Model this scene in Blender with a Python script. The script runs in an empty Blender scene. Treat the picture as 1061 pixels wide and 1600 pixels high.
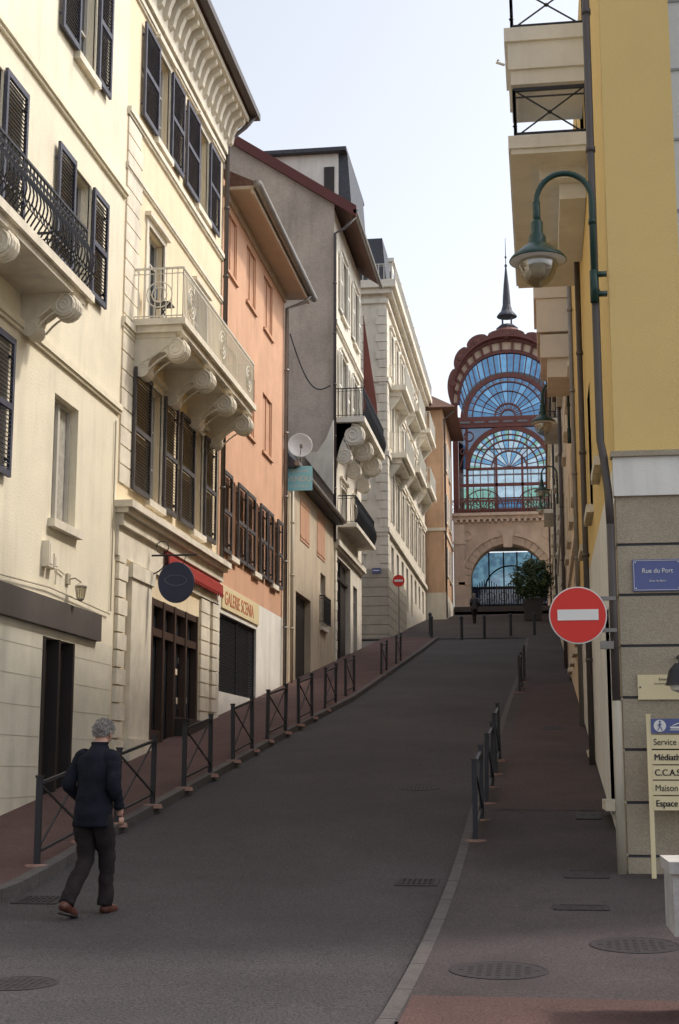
import bpy,math,random,bmesh
from mathutils import Vector,Matrix,noise
random.seed(7)
sc=bpy.context.scene; col=sc.collection
pi=math.pi
def g(y):
    return min(12.3,.14*2.2*math.log(1+math.exp(min(60,(y-12.6)/2.2))))
# ---------------------------------------------------------------- materials
def mat(name,c,rough=.85,var=.12,scale=1.5,bump=.15,bscale=40,streak=0,metal=0,spec=.4,c2=None,fine=.0,blot=0):
    m=bpy.data.materials.new(name);m.use_nodes=True
    nt=m.node_tree;N=nt.nodes;L=nt.links;b=N["Principled BSDF"]
    b.inputs["Roughness"].default_value=rough;b.inputs["Metallic"].default_value=metal
    b.inputs["Specular IOR Level"].default_value=spec
    tc=N.new("ShaderNodeTexCoord")
    n1=N.new("ShaderNodeTexNoise");n1.inputs["Scale"].default_value=scale;n1.inputs["Detail"].default_value=6;n1.inputs["Roughness"].default_value=.6
    L.new(tc.outputs["Object"],n1.inputs["Vector"])
    r=N.new("ShaderNodeValToRGB");r.color_ramp.elements[0].position=.3;r.color_ramp.elements[1].position=.7
    lo=[x*(1-var) for x in c] if c2 is None else list(c2)
    hi=[min(1,x*(1+var*.6)) for x in c] if c2 is None else list(c)
    r.color_ramp.elements[0].color=(*lo,1);r.color_ramp.elements[1].color=(*hi,1)
    L.new(n1.outputs["Fac"],r.inputs["Fac"]);out=r.outputs["Color"]
    def mul(o,fac,a0,a1,b0,b1):
        mr=N.new("ShaderNodeMapRange");mr.inputs[1].default_value=a0;mr.inputs[2].default_value=a1;mr.inputs[3].default_value=b0;mr.inputs[4].default_value=b1
        L.new(fac,mr.inputs[0])
        mx=N.new("ShaderNodeMix");mx.data_type='RGBA';mx.blend_type='MULTIPLY';mx.inputs[0].default_value=1
        L.new(o,mx.inputs[6]);L.new(mr.outputs[0],mx.inputs[7]);return mx.outputs[2]
    if streak:
        mp=N.new("ShaderNodeMapping");mp.inputs["Scale"].default_value=(2.3,2.3,.3)
        L.new(tc.outputs["Object"],mp.inputs["Vector"])
        n2=N.new("ShaderNodeTexNoise");n2.inputs["Scale"].default_value=1.1;n2.inputs["Detail"].default_value=8;n2.inputs["Roughness"].default_value=.65
        L.new(mp.outputs[0],n2.inputs["Vector"]);out=mul(out,n2.outputs["Fac"],.5,.75,1,1-streak)
        n5=N.new("ShaderNodeTexNoise");n5.inputs["Scale"].default_value=.33;n5.inputs["Detail"].default_value=10;n5.inputs["Roughness"].default_value=.72
        L.new(tc.outputs["Object"],n5.inputs["Vector"]);out=mul(out,n5.outputs["Fac"],.48,.68,1,1-streak*.8)
    n3=N.new("ShaderNodeTexNoise");n3.inputs["Scale"].default_value=bscale;n3.inputs["Detail"].default_value=3
    L.new(tc.outputs["Object"],n3.inputs["Vector"])
    if blot:
        n4=N.new("ShaderNodeTexNoise");n4.inputs["Scale"].default_value=.22;n4.inputs["Detail"].default_value=9;n4.inputs["Roughness"].default_value=.7
        L.new(tc.outputs["Object"],n4.inputs["Vector"]);out=mul(out,n4.outputs["Fac"],.42,.6,1-blot,1+blot*.5)
        v=N.new("ShaderNodeTexVoronoi");v.feature='DISTANCE_TO_EDGE';v.inputs["Scale"].default_value=.3
        nd=N.new("ShaderNodeTexNoise");nd.inputs["Scale"].default_value=1.6;nd.inputs["Detail"].default_value=5;L.new(tc.outputs["Object"],nd.inputs["Vector"])
        va=N.new("ShaderNodeVectorMath");va.operation='MULTIPLY_ADD';L.new(nd.outputs["Color"],va.inputs[0]);va.inputs[1].default_value=(1.6,1.6,1.6);L.new(tc.outputs["Object"],va.inputs[2])
        L.new(va.outputs[0],v.inputs["Vector"]);out=mul(out,v.outputs["Distance"],.0,.008,.8,1)
    if fine: out=mul(out,n3.outputs["Fac"],.3,.7,1-fine,1+fine)
    if bump:
        bp=N.new("ShaderNodeBump");bp.inputs["Strength"].default_value=bump;bp.inputs["Distance"].default_value=.02
        L.new(n3.outputs["Fac"],bp.inputs["Height"]);L.new(bp.outputs[0],b.inputs["Normal"])
    L.new(out,b.inputs["Base Color"])
    return m
def glassmat(name,c,gl=.15,rough=.08):
    m=bpy.data.materials.new(name);m.use_nodes=True;nt=m.node_tree;N=nt.nodes;L=nt.links
    N.remove(N["Principled BSDF"]);o=N["Material Output"]
    t=N.new("ShaderNodeBsdfTransparent");gg=N.new("ShaderNodeBsdfGlossy");gg.inputs["Roughness"].default_value=rough
    tc=N.new("ShaderNodeTexCoord");n=N.new("ShaderNodeTexNoise");n.inputs["Scale"].default_value=2.5;L.new(tc.outputs["Object"],n.inputs["Vector"])
    r=N.new("ShaderNodeValToRGB");r.color_ramp.elements[0].position=.35;r.color_ramp.elements[1].position=.65
    r.color_ramp.elements[0].color=(c[0]*.7,c[1]*.7,c[2]*.75,1);r.color_ramp.elements[1].color=(*c,1)
    L.new(n.outputs["Fac"],r.inputs["Fac"]);L.new(r.outputs[0],t.inputs[0])
    mx=N.new("ShaderNodeMixShader");mx.inputs[0].default_value=gl;L.new(t.outputs[0],mx.inputs[1]);L.new(gg.outputs[0],mx.inputs[2]);L.new(mx.outputs[0],o.inputs[0])
    return m
CREAM=mat("cream plaster",(.80,.735,.58),var=.07,scale=.7,streak=.16,bump=.3,bscale=30)
YCREAM=mat("yellow cream plaster",(.80,.675,.47),var=.08,scale=.8,streak=.16,bump=.25)
TRIM=mat("pale stone trim",(.76,.70,.58),var=.14,scale=2.5,streak=.22,bump=.25)
BLOCK=mat("pale block",(.72,.68,.56),var=.1,scale=2,streak=.14,bump=.2)
ORANGE=mat("orange plaster",(.64,.375,.24),var=.12,scale=.9,streak=.14,bump=.35,bscale=25)
ORSHUT=mat("orange panel",(.54,.31,.20),var=.1)
GABLE=mat("rough brown render",(.50,.415,.34),var=.2,scale=.6,streak=.25,bump=.6,bscale=14,fine=.08)
OCHRE=mat("ochre plaster",(.58,.48,.35),var=.15,scale=.8,streak=.28)
WHITE5=mat("white stone",(.76,.70,.59),var=.12,scale=1,streak=.22)
TAN=mat("tan plaster",(.60,.39,.25),var=.12,scale=.9,streak=.2)
YEL=mat("yellow plaster",(.76,.55,.22),var=.05,scale=.8,bump=.5,bscale=90,fine=.07)
GREYST=mat("grey stone",(.38,.32,.235),var=.12,scale=1.4,bump=.4,bscale=60,fine=.14)
JOINT=mat("dark joint",(.06,.06,.065))
WHITEP=mat("white paint",(.80,.775,.71),var=.08,streak=.14)
WHITEB=mat("bluish white render",(.66,.70,.74),var=.06)
PEACH=mat("peach render",(.77,.66,.54),var=.08,streak=.15)
SHUT=mat("slate shutter paint",(.075,.077,.105),rough=.6,var=.3,scale=4,bump=.1)
SHUTB=mat("brown shutter paint",(.085,.075,.075),rough=.65,var=.3,scale=4,bump=.1)
SHUTW=mat("white shutter paint",(.72,.70,.64),rough=.6)
IRON=mat("black iron",(.03,.03,.036),rough=.5,metal=.2,bump=.05)
WIRON=mat("white iron",(.66,.63,.55),rough=.5,bump=.05)
EMB=mat("emblem grey",(.22,.23,.27),rough=.6,bump=0)
DARKF=mat("dark wood",(.035,.028,.026),rough=.5)
BROWNF=mat("brown wood",(.06,.036,.027),rough=.45)
RAFT=mat("painted soffit",(.50,.41,.31),rough=.7)
GREYW=mat("brown grey band",(.10,.085,.078),rough=.7,streak=.2)
WINF=mat("window frame paint",(.55,.52,.46),rough=.5)
ZINC=mat("zinc pipe",(.24,.22,.20),rough=.45,metal=.3,var=.2,scale=3)
DPIPE=mat("dark pipe",(.085,.07,.065),rough=.5)
CPIPE=mat("cream pipe",(.46,.41,.32),rough=.5)
SLATE=mat("slate roof",(.065,.07,.085),rough=.6,var=.35,scale=9,bump=.8,bscale=18)
TILE=mat("brown tile roof",(.14,.075,.055),rough=.8,var=.3,scale=8,bump=.8,bscale=14)
MAROON=mat("maroon boards",(.13,.035,.03),rough=.6)
RED=mat("red canvas",(.33,.03,.022),rough=.8)
GLASS=mat("window glass",(.035,.04,.05),rough=.07,var=.5,scale=1.2,bump=.02,bscale=3,spec=.9)
CURT=mat("net curtain",(.45,.43,.38),rough=.25,var=.3,scale=6,bump=0,spec=.8)
ASPH=mat("asphalt",(.058,.051,.054),rough=.85,var=.12,scale=.7,bump=.6,bscale=50,fine=.6,blot=.18,spec=.3)
PAVER=mat("reddish pavement",(.092,.050,.045),rough=.88,var=.2,scale=1.2,bump=.4,bscale=55,fine=.45,blot=.14,spec=.3)
PAVED=mat("dark pavement",(.060,.048,.049),rough=.87,var=.2,scale=.8,bump=.4,bscale=50,fine=.5,blot=.22,spec=.3)
PAVE2=mat("brown worn pavement",(.070,.048,.045),rough=.87,var=.2,scale=.8,bump=.4,bscale=50,fine=.5,blot=.22,spec=.3)
KERB=mat("granite kerb",(.085,.075,.073),rough=.85,var=.25,scale=4,bump=.3,fine=.2)
GROUND=mat("ground",(.10,.09,.08))
CAST=mat("cast iron",(.030,.023,.027),rough=.7,metal=.1,var=.4,scale=20)
PINK=mat("pink mortar",(.30,.18,.145),rough=.9,var=.2,scale=10)
GREENP=mat("green lamp paint",(.012,.045,.035),rough=.35,bump=.03)
REDP=mat("sign red",(.70,.035,.022),rough=.4,var=.04,bump=0)
WHP=mat("sign white",(.80,.78,.74),rough=.4,var=.04,bump=0)
BLUEP=mat("sign blue",(.10,.125,.30),rough=.35,var=.1,bump=0)
NAVY=mat("navy sign",(.03,.037,.075),rough=.6,var=.2)
TEAL=mat("teal sign",(.30,.72,.84),rough=.5,var=.1)
CREAMS=mat("cream sign",(.78,.66,.40),rough=.5,var=.06,bump=0)
BLK=mat("black ink",(.02,.02,.025),rough=.6,bump=0)
REDB=mat("red brown ironwork",(.17,.06,.05),rough=.55,var=.2,scale=3)
ROOFR=mat("red brown scales",(.17,.065,.052),rough=.6,var=.4,scale=6,bump=.8,bscale=8)
STONEA=mat("arch stone",(.66,.53,.43),var=.15,scale=1.2,streak=.22,bump=.3)
CREAMP=mat("cream panel",(.74,.58,.44),var=.15)
GBLUE=glassmat("blue glass",(.055,.19,.34),.10)
GLBLU=glassmat("pale blue glass",(.12,.32,.50),.10)
GCLEAR=glassmat("clear glass",(.40,.54,.60),.12)
GGREEN=glassmat("green glass",(.16,.40,.30),.12)
GDARK=glassmat("dark glass",(.03,.08,.15),.15)
LEAF=mat("leaf",(.04,.07,.028),rough=.6,var=.4,scale=3)
LEAF2=mat("leaf light",(.065,.10,.035),rough=.6,var=.4,scale=3)
BARK=mat("bark",(.08,.06,.045))
SKIN=mat("skin",(.46,.27,.20),rough=.6,var=.05,bump=0)
HAIR=mat("grey hair",(.46,.43,.39),rough=.95,var=.5,scale=35,bump=.9,bscale=160)
COAT=mat("navy coat",(.014,.015,.022),rough=.95,var=.3,scale=12,bump=.4,bscale=60,spec=.12)
TROU=mat("dark trousers",(.026,.021,.022),rough=.95,var=.3,scale=12,bump=.3,spec=.12)
SHOE=mat("brown leather",(.085,.028,.018),rough=.5)
GLOBE=glassmat("lamp glass",(.80,.76,.62),.25,.15)
BULB=mat("bulb white",(.75,.72,.62),rough=.4)
# ---------------------------------------------------------------- mesh builder
ORG={}
class M:
    def __init__(s): s.v=[];s.f=[];s.mi=[];s.mats=[];s.c=0
    def use(s,m):
        if m not in s.mats: s.mats.append(m)
        s.c=s.mats.index(m);return s
    def add(s,vs,fs):
        o=len(s.v);s.v+= [tuple(x) for x in vs]
        for f in fs: s.f.append([i+o for i in f]);s.mi.append(s.c)
    def box(s,x0,x1,y0,y1,z0,z1):
        s.add([(x0,y0,z0),(x1,y0,z0),(x1,y1,z0),(x0,y1,z0),(x0,y0,z1),(x1,y0,z1),(x1,y1,z1),(x0,y1,z1)],
              [(0,3,2,1),(4,5,6,7),(0,1,5,4),(1,2,6,5),(2,3,7,6),(3,0,4,7)])
    def rbox(s,c,sz,R):
        vs=[]
        for k in (-.5,.5):
            for a,b in((-.5,-.5),(.5,-.5),(.5,.5),(-.5,.5)):
                vs.append(Vector(c)+R@Vector((a*sz[0],b*sz[1],k*sz[2])))
        s.add(vs,[(0,3,2,1),(4,5,6,7),(0,1,5,4),(1,2,6,5),(2,3,7,6),(3,0,4,7)])
    def quad(s,a,b,c,d): s.add([a,b,c,d],[(0,1,2,3)])
    def bar(s,a,b,w,h=None):
        a=Vector(a);b=Vector(b);h=h or w;d=(b-a)
        q=d.to_track_quat('Z','Y').to_matrix()
        s.rbox((a+b)/2,(w,h,d.length),q)
    def tube(s,pts,r,seg=6):
        pts=[Vector(p) for p in pts];n=len(pts)
        if not isinstance(r,(list,tuple)): r=[r]*n
        vs=[];prev=None
        for i,p in enumerate(pts):
            t=(pts[min(i+1,n-1)]-pts[max(i-1,0)]).normalized()
            if prev is None:
                a=t.orthogonal().normalized()
            else:
                a=(prev-t*prev.dot(t)); a=a.normalized() if a.length>1e-5 else t.orthogonal().normalized()
            prev=a;b=t.cross(a)
            for k in range(seg):
                an=2*pi*k/seg;vs.append(p+(a*math.cos(an)+b*math.sin(an))*r[i])
        fs=[]
        for i in range(n-1):
            for k in range(seg):
                k2=(k+1)%seg;fs.append((i*seg+k,i*seg+k2,(i+1)*seg+k2,(i+1)*seg+k))
        fs.append(tuple(range(seg))[::-1]);fs.append(tuple((n-1)*seg+k for k in range(seg)))
        s.add(vs,fs)
    def lathe(s,c,prof,seg=16,R=None):
        vs=[];n=len(prof);c=Vector(c)
        for r,z in prof:
            for k in range(seg):
                a=2*pi*k/seg;p=Vector((r*math.cos(a),r*math.sin(a),z))
                vs.append(c+(R@p if R else p))
        fs=[]
        for i in range(n-1):
            for k in range(seg):
                k2=(k+1)%seg;fs.append((i*seg+k,i*seg+k2,(i+1)*seg+k2,(i+1)*seg+k))
        fs.append(tuple(range(seg))[::-1]);fs.append(tuple((n-1)*seg+k for k in range(seg)))
        s.add(vs,fs)
    def loft(s,rings,seg=20,nz=0,nsc=6):
        vs=[]
        for (x,y,z,rx,ry) in rings:
            for k in range(seg):
                a=2*pi*k/seg;p=Vector((x+rx*math.cos(a),y+ry*math.sin(a),z))
                if nz: 
                    q=noise.noise(p*nsc);p+=Vector((math.cos(a),math.sin(a),0))*q*nz
                vs.append(p)
        fs=[];n=len(rings)
        for i in range(n-1):
            for k in range(seg):
                k2=(k+1)%seg;fs.append((i*seg+k,i*seg+k2,(i+1)*seg+k2,(i+1)*seg+k))
        fs.append(tuple(range(seg))[::-1]);fs.append(tuple((n-1)*seg+k for k in range(seg)))
        s.add(vs,fs)
    def extr(s,poly,ax,a,b):
        def mp(p,q,t):
            return {'y':(p,t,q),'x':(t,p,q),'z':(p,q,t)}[ax]
        n=len(poly)
        vs=[mp(p,q,a) for p,q in poly]+[mp(p,q,b) for p,q in poly]
        fs=[tuple(range(n)),tuple(range(n,2*n))[::-1]]
        for i in range(n):
            j=(i+1)%n;fs.append((i,j,n+j,n+i))
        s.add(vs,fs)
    def ring(s,cx,cz,r0,r1,ya,yb,a0=0,a1=pi,seg=32,sx=1,sz=1):
        for i in range(seg):
            t0=a0+(a1-a0)*i/seg;t1=a0+(a1-a0)*(i+1)/seg
            P=lambda r,t:(cx+r*sx*math.cos(t),cz+r*sz*math.sin(t))
            s.extr([P(r0,t0),P(r1,t0),P(r1,t1),P(r0,t1)],'y',ya,yb)
    def text(s,body,size,o,dx,dy,mat,align='LEFT',dep=.004,sx=1):
        cu=bpy.data.curves.new("t","FONT");cu.body=body;cu.size=size;cu.align_x=align;cu.extrude=dep
        ob=bpy.data.objects.new("t",cu);col.objects.link(ob)
        bpy.context.view_layer.update()
        me=bpy.data.meshes.new_from_object(ob.evaluated_get(bpy.context.evaluated_depsgraph_get()))
        dx=Vector(dx);dy=Vector(dy);dz=dx.cross(dy);o=Vector(o)
        s.use(mat);s.add([o+dx*v.co.x*sx+dy*v.co.y+dz*v.co.z for v in me.vertices],[tuple(p.vertices) for p in me.polygons])
        bpy.data.objects.remove(ob);bpy.data.meshes.remove(me)
    def obj(s,name,parent=None,smooth=False,loc=None,norm=True):
        me=bpy.data.meshes.new(name)
        org=ORG[parent.name] if parent else Vector(loc or (0,0,0))
        me.from_pydata([tuple(Vector(v)-org) for v in s.v],[],s.f)
        for m in s.mats: me.materials.append(m)
        for i,p in enumerate(me.polygons): p.material_index=s.mi[i];p.use_smooth=smooth
        if norm:
            bm=bmesh.new();bm.from_mesh(me);bmesh.ops.recalc_face_normals(bm,faces=bm.faces);bm.to_mesh(me);bm.free()
        o=bpy.data.objects.new(name,me);col.objects.link(o)
        if parent: o.parent=parent
        else: o.location=org
        ORG[o.name]=org
        return o
def thing(name,label,cat,loc,group=None):
    e=bpy.data.objects.new(name,None);e.empty_display_size=.3;col.objects.link(e);e.location=loc
    e["label"]=label;e["category"]=cat
    if group: e["group"]=group
    ORG[e.name]=Vector(loc);return e
def tag(o,label,cat,group=None):
    o["label"]=label;o["category"]=cat
    if group:o["group"]=group
    return o
def copythings(T,loc,rot=None):
    n=T.copy();col.objects.link(n);n.location=loc
    if rot: n.rotation_euler=rot
    ORG[n.name]=Vector(loc)
    def rec(src,dst):
        for c in list(src.children):
            if c==dst: continue
            k=c.copy();col.objects.link(k);k.parent=dst;rec(c,k)
    rec(T,n);return n
# ---------------------------------------------------------------- facade helpers
def wallholes(m,xf,nx,y0,y1,z0,z1,holes,depth=.24):
    ys=sorted(set([y0,y1]+[h[0] for h in holes]+[h[1] for h in holes]));zs=sorted(set([z0,z1]+[h[2] for h in holes]+[h[3] for h in holes]))
    ys=[y for y in ys if y0<=y<=y1];zs=[z for z in zs if z0<=z<=z1]
    for i in range(len(ys)-1):
        for j in range(len(zs)-1):
            cy=(ys[i]+ys[i+1])/2;cz=(zs[j]+zs[j+1])/2
            if any(h[0]<cy<h[1] and h[2]<cz<h[3] for h in holes): continue
            m.quad((xf,ys[i],zs[j]),(xf,ys[i+1],zs[j]),(xf,ys[i+1],zs[j+1]),(xf,ys[i],zs[j+1]))
    xb=xf-nx*depth
    for a,b,c,d in holes:
        m.quad((xf,a,c),(xf,a,d),(xb,a,d),(xb,a,c));m.quad((xf,b,c),(xf,b,d),(xb,b,d),(xb,b,c))
        m.quad((xf,a,d),(xf,b,d),(xb,b,d),(xb,a,d));m.quad((xf,a,c),(xf,b,c),(xb,b,c),(xb,a,c))
def shell(m,xf,nx,y0,y1,z0,z1,D,front=True):
    xb=xf-nx*D
    m.quad((xf,y0,z0),(xb,y0,z0),(xb,y0,z1),(xf,y0,z1));m.quad((xf,y1,z0),(xb,y1,z0),(xb,y1,z1),(xf,y1,z1))
    m.quad((xb,y0,z0),(xb,y1,z0),(xb,y1,z1),(xb,y0,z1));m.quad((xf,y0,z1),(xf,y1,z1),(xb,y1,z1),(xb,y0,z1))
def window(T,xf,nx,h,fm=None,glass=None,sill=True,cols=2,rows=3,name="window",dep=.18,fw=.055):
    fm=fm or WINF;a,b,c,d=h;x=xf-nx*dep
    m=M().use(glass or GLASS);m.quad((x,a,c),(x,b,c),(x,b,d),(x,a,d));w=m.obj(name,T,norm=False)
    m=M().use(fm);x0,x1=sorted((x+nx*.003,x+nx*.06))
    m.box(x0,x1,a,a+fw,c,d);m.box(x0,x1,b-fw,b,c,d);m.box(x0,x1,a+fw,b-fw,c,c+fw);m.box(x0,x1,a+fw,b-fw,d-fw,d)
    for i in range(1,cols):
        y=a+(b-a)*i/cols;m.box(x0,x1,y-.04,y+.04,c+fw,d-fw)
    x0,x1=sorted((x+nx*.004,x+nx*.045))
    for j in range(1,rows):
        z=c+(d-c)*j/rows;m.box(x0,x1,a+fw,b-fw,z-.018,z+.018)
    m.obj("frame",w)
    if sill:
        m=M().use(TRIM);x0,x1=sorted((xf-nx*.1,xf+nx*.11));m.box(x0,x1,a-.12,b+.12,c-.12,c+.004);m.obj("sill",w)
    return w
def shutter(T,xf,nx,a,b,c,d,mt=None,name="shutter",off=.05):
    mt=mt or SHUT;m=M().use(mt)
    def bx(e,f,y0,y1,z0,z1):
        x0,x1=sorted((xf+nx*e,xf+nx*f));m.box(x0,x1,y0,y1,z0,z1)
    w=.07;bx(off,off+.045,a,a+w,c,d);bx(off,off+.045,b-w,b,c,d)
    mid=(c+d)/2
    for z in (c,mid-.045,d-.09): bx(off,off+.044,a+w,b-w,z,z+.09)
    z=c+.12
    while z<d-.12:
        if abs(z-mid)>.07:
            R=Matrix.Rotation(nx*.7,3,'Y')
            m.rbox((xf+nx*(off+.022),(a+b)/2,z),(.05,b-a-2*w+.01,.01),R)
        z+=.06
    for z in (c+.25,d-.25): bx(.0,off,a+.02,a+.05,z-.02,z+.02);bx(.0,off,b-.05,b-.02,z-.02,z+.02)
    return m.obj(name,T)
def surround(m,xf,nx,h,w=.14,p=.04,top=.1):
    a,b,c,d=h;x0,x1=sorted((xf-nx*.02,xf+nx*p))
    m.box(x0,x1,a-w,a,c,d);m.box(x0,x1,b,b+w,c,d);m.box(x0,x1,a-w,b+w,d,d+w)
    if top:
        x0,x1=sorted((xf-nx*.02,xf+nx*(p+.08)));m.box(x0,x1,a-w-.05,b+w+.05,d+w,d+w+top)
def string(m,xf,nx,y0,y1,z,h,p):
    x0,x1=sorted((xf-nx*.02,xf+nx*p));m.box(x0,x1,y0,y1,z,z+h)
    x0,x1=sorted((xf-nx*.02,xf+nx*p*.6));m.box(x0,x1,y0,y1,z-h*.5,z)
def scroll(m,xw,nx,yc,th,zt,ln,h):
    pr=[(0,zt),(ln,zt)]
    r1=h*.27;cx,cz=ln-r1*.9,zt-r1*1.05
    for i in range(9):
        a=pi*.35-i*pi*1.25/8;pr.append((cx+r1*math.cos(a),cz+r1*math.sin(a)))
    r2=h*.19;c2x,c2z=r2+.03,zt-h+r2
    for i in range(4):
        t=(i+1)/5;p0=pr[-1] if i==0 else p0;q=(c2x+r2*.6,c2z+r2*.6)
        pr.append((p0[0]+(q[0]-p0[0])*t,p0[1]+(q[1]-p0[1])*t+.06*math.sin(pi*t)))
    for i in range(7):
        a=.6-i*pi*.95/6;pr.append((c2x+r2*math.cos(a),c2z+r2*math.sin(a)))
    pr.append((0,zt-h+r2))
    m.extr([(xw+nx*p,q) for p,q in pr],'y',yc-th/2,yc+th/2)
    for sy in(-1,1):
        y=yc+sy*th/2
        for (ax,az,rr,dr) in((cx,cz,r1,1),(c2x,c2z,r2,-1)):
            pts=[]
            for i in range(30):
                t=i/29;a=pi*.5*dr-dr*t*2.2*2*pi;q=rr*(.95-.8*t)
                pts.append((xw+nx*(ax+q*math.cos(a)),y,az+q*math.sin(a)))
            m.tube(pts,[rr*.10*(1-.3*i/29) for i in range(30)],6)
        pts=[(xw+nx*(c2x+(cx-c2x)*t),y,c2z+r2+(cz+r1-c2z-r2)*t-.05*math.sin(pi*t)) for t in [k/8 for k in range(9)]]
        m.tube(pts,.022,6)
        pts=[(xw+nx*(c2x+r2+(cx-r1*.6-c2x-r2)*t),y,c2z+(cz-r1*.6-c2z)*t+.03*math.sin(pi*t)) for t in [k/8 for k in range(9)]]
        m.tube(pts,.016,6)
    for k in (-.3,0,.3):
        pts=[(xw+nx*(cx+(r1+.01)*math.cos(a)),yc+k*th,cz+(r1+.01)*math.sin(a)) for a in [pi*.3-i*pi*1.1/8 for i in range(9)]]
        m.tube(pts,.022,5)
def railing(m,path,z0,z1,sp,r,belly=0,ctr=None,curls=False,top=.035):
    for (x0,y0),(x1,y1) in zip(path[:-1],path[1:]):
        d=Vector((x1-x0,y1-y0,0));L=d.length;d/=L;nrm=Vector((d.y,-d.x,0))
        n=max(1,int(L/sp))
        for i in range(n+1):
            p=Vector((x0,y0,0))+d*(L*i/n)
            if belly:
                pts=[]
                for k in range(11):
                    t=k/10;bul=belly*math.sin(pi*min(1,t*1.25))**1.2 if t<.8 else 0
                    pts.append(p+nrm*bul+Vector((0,0,z0+(z1-z0)*t)))
                m.tube(pts,r,5)
            else: m.tube([p+Vector((0,0,z0)),p+Vector((0,0,z1))],r,5)
            if curls and i<n:
                q=p+d*(L/n/2);R=L/n/2*.8
                for zz in (z0+.16+R,z1-.12-R):
                    cc=[q+d*(R*math.cos(a))+Vector((0,0,zz+R*math.sin(a))) +nrm*(belly*.7 if belly and zz<(z0+z1)/2 else 0) for a in [j*2*pi/10 for j in range(11)]]
                    m.tube(cc,r*.8,4)
        for z,ww in ((z1,top),(z0+.05,.02),(z1-.1,.015)):
            a=Vector((x0,y0,z));b=Vector((x1,y1,z));m.bar(a,b,ww,ww)
def pipe(T,pts,r,mt,name="downpipe"):
    m=M().use(mt);m.tube(pts,r,10)
    for i in range(len(pts)-1):
        a=Vector(pts[i]);b=Vector(pts[i+1]);n=int((b-a).length/2)
        for k in range(1,n+1):
            p=a+(b-a)*(k/(n+1));m.tube([p-(b-a).normalized()*.03,p+(b-a).normalized()*.03],r*1.25,10)
    return m.obj(name,T,smooth=True)
# ================================================================ ground
def lerp(tab,y):
    if y<=tab[0][0]: return tab[0][1]
    for (a,b),(c,d) in zip(tab[:-1],tab[1:]):
        if y<=c: return b+(d-b)*(y-a)/(c-a)
    return tab[-1][1]
KL=[(11.7,-8.5),(12.0,-7.2),(12.3,-6.3),(12.7,-5.7),(13.3,-5.35),(14.2,-5.25),(18,-5.38),(23.3,-5.22),(28.6,-5.08),(36,-4.72),(56,-4.65),(66,-4.7)]
KR=[(5,-1.15),(9.1,-1.03),(15,-1.0),(20.8,-1.0),(28.5,-.92),(35,-.86),(48,-.67),(66,-.67)]
ys=[-60,-20,0]+[i*.5 for i in range(2,230)]+[130,200,600,2000]
def strip(name,fa,fb,y0,y1,dz,mt,step=.5):
    m=M().use(mt);n=max(1,int((y1-y0)/step));V=[];F=[]
    for i in range(n+1):
        y=y0+(y1-y0)*i/n;V+=[(fa(y),y,g(y)+dz),(fb(y),y,g(y)+dz)]
    for i in range(n): F.append((2*i,2*i+1,2*i+3,2*i+2))
    m.add(V,F);o=m.obj(name,norm=False);o["kind"]="structure";return o
m=M().use(GROUND);V=[];F=[]
for y in ys: V+=[(-900,y,g(y)-.03),(900,y,g(y)-.03)]
for i in range(len(ys)-1): F.append((2*i,2*i+1,2*i+3,2*i+2))
m.add(V,F);o=m.obj("ground",norm=False);o["kind"]="structure"
strip("road",lambda y:-14 if y<12.7 else -7.3,lambda y:2.2 if y>2 else 9,-20,66,0,ASPH)
strip("pavement",lambda y:-8.6 if y<12.8 else -7.25,lambda y:lerp(KL,y)-.14,11.7,66,.12,PAVER,.3)
strip("pavement",lambda y:lerp(KR,y)+.11,lambda y:6 if y<15.5 else .95,8.9,66,.05,PAVED,.3)
def kerb(fa,fb,y0,y1,h,name):
    m=M().use(KERB);y=y0
    while y<y1:
        e=min(y+.98,y1);n=3
        for k in range(n):
            a=y+(e-y)*k/n;b=y+(e-y)*(k+1)/n;x0=fa(a);x1=fb(a);x2=fa(b);x3=fb(b)
            za=g(a)+h;zb=g(b)+h
            m.add([(x0,a,za-.3),(x1,a,za-.3),(x3,b,zb-.3),(x2,b,zb-.3),(x0,a,za),(x1,a,za),(x3,b,zb),(x2,b,zb)],[(0,3,2,1),(4,5,6,7),(0,1,5,4),(1,2,6,5),(2,3,7,6),(3,0,4,7)])
        y=e+.012
    o=m.obj(name);o["kind"]="structure"
kerb(lambda y:lerp(KL,y)-.14,lambda y:lerp(KL,y),11.8,66,.125,"kerb")
kerb(lambda y:lerp(KR,y),lambda y:lerp(KR,y)+.11,5,66,.055,"kerb")
strip("plaza_paving",lambda y:-9,lambda y:1.0,66,99.5,.03,PAVED)
strip("paved_apron",lambda y:-.90,lambda y:5,6,9.75,.054,PAVER,.3)
strip("pavement_surface",lambda y:lerp(KR,y)+.35,lambda y:.82,19.6,40,.0545,PAVE2,.3)
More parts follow.
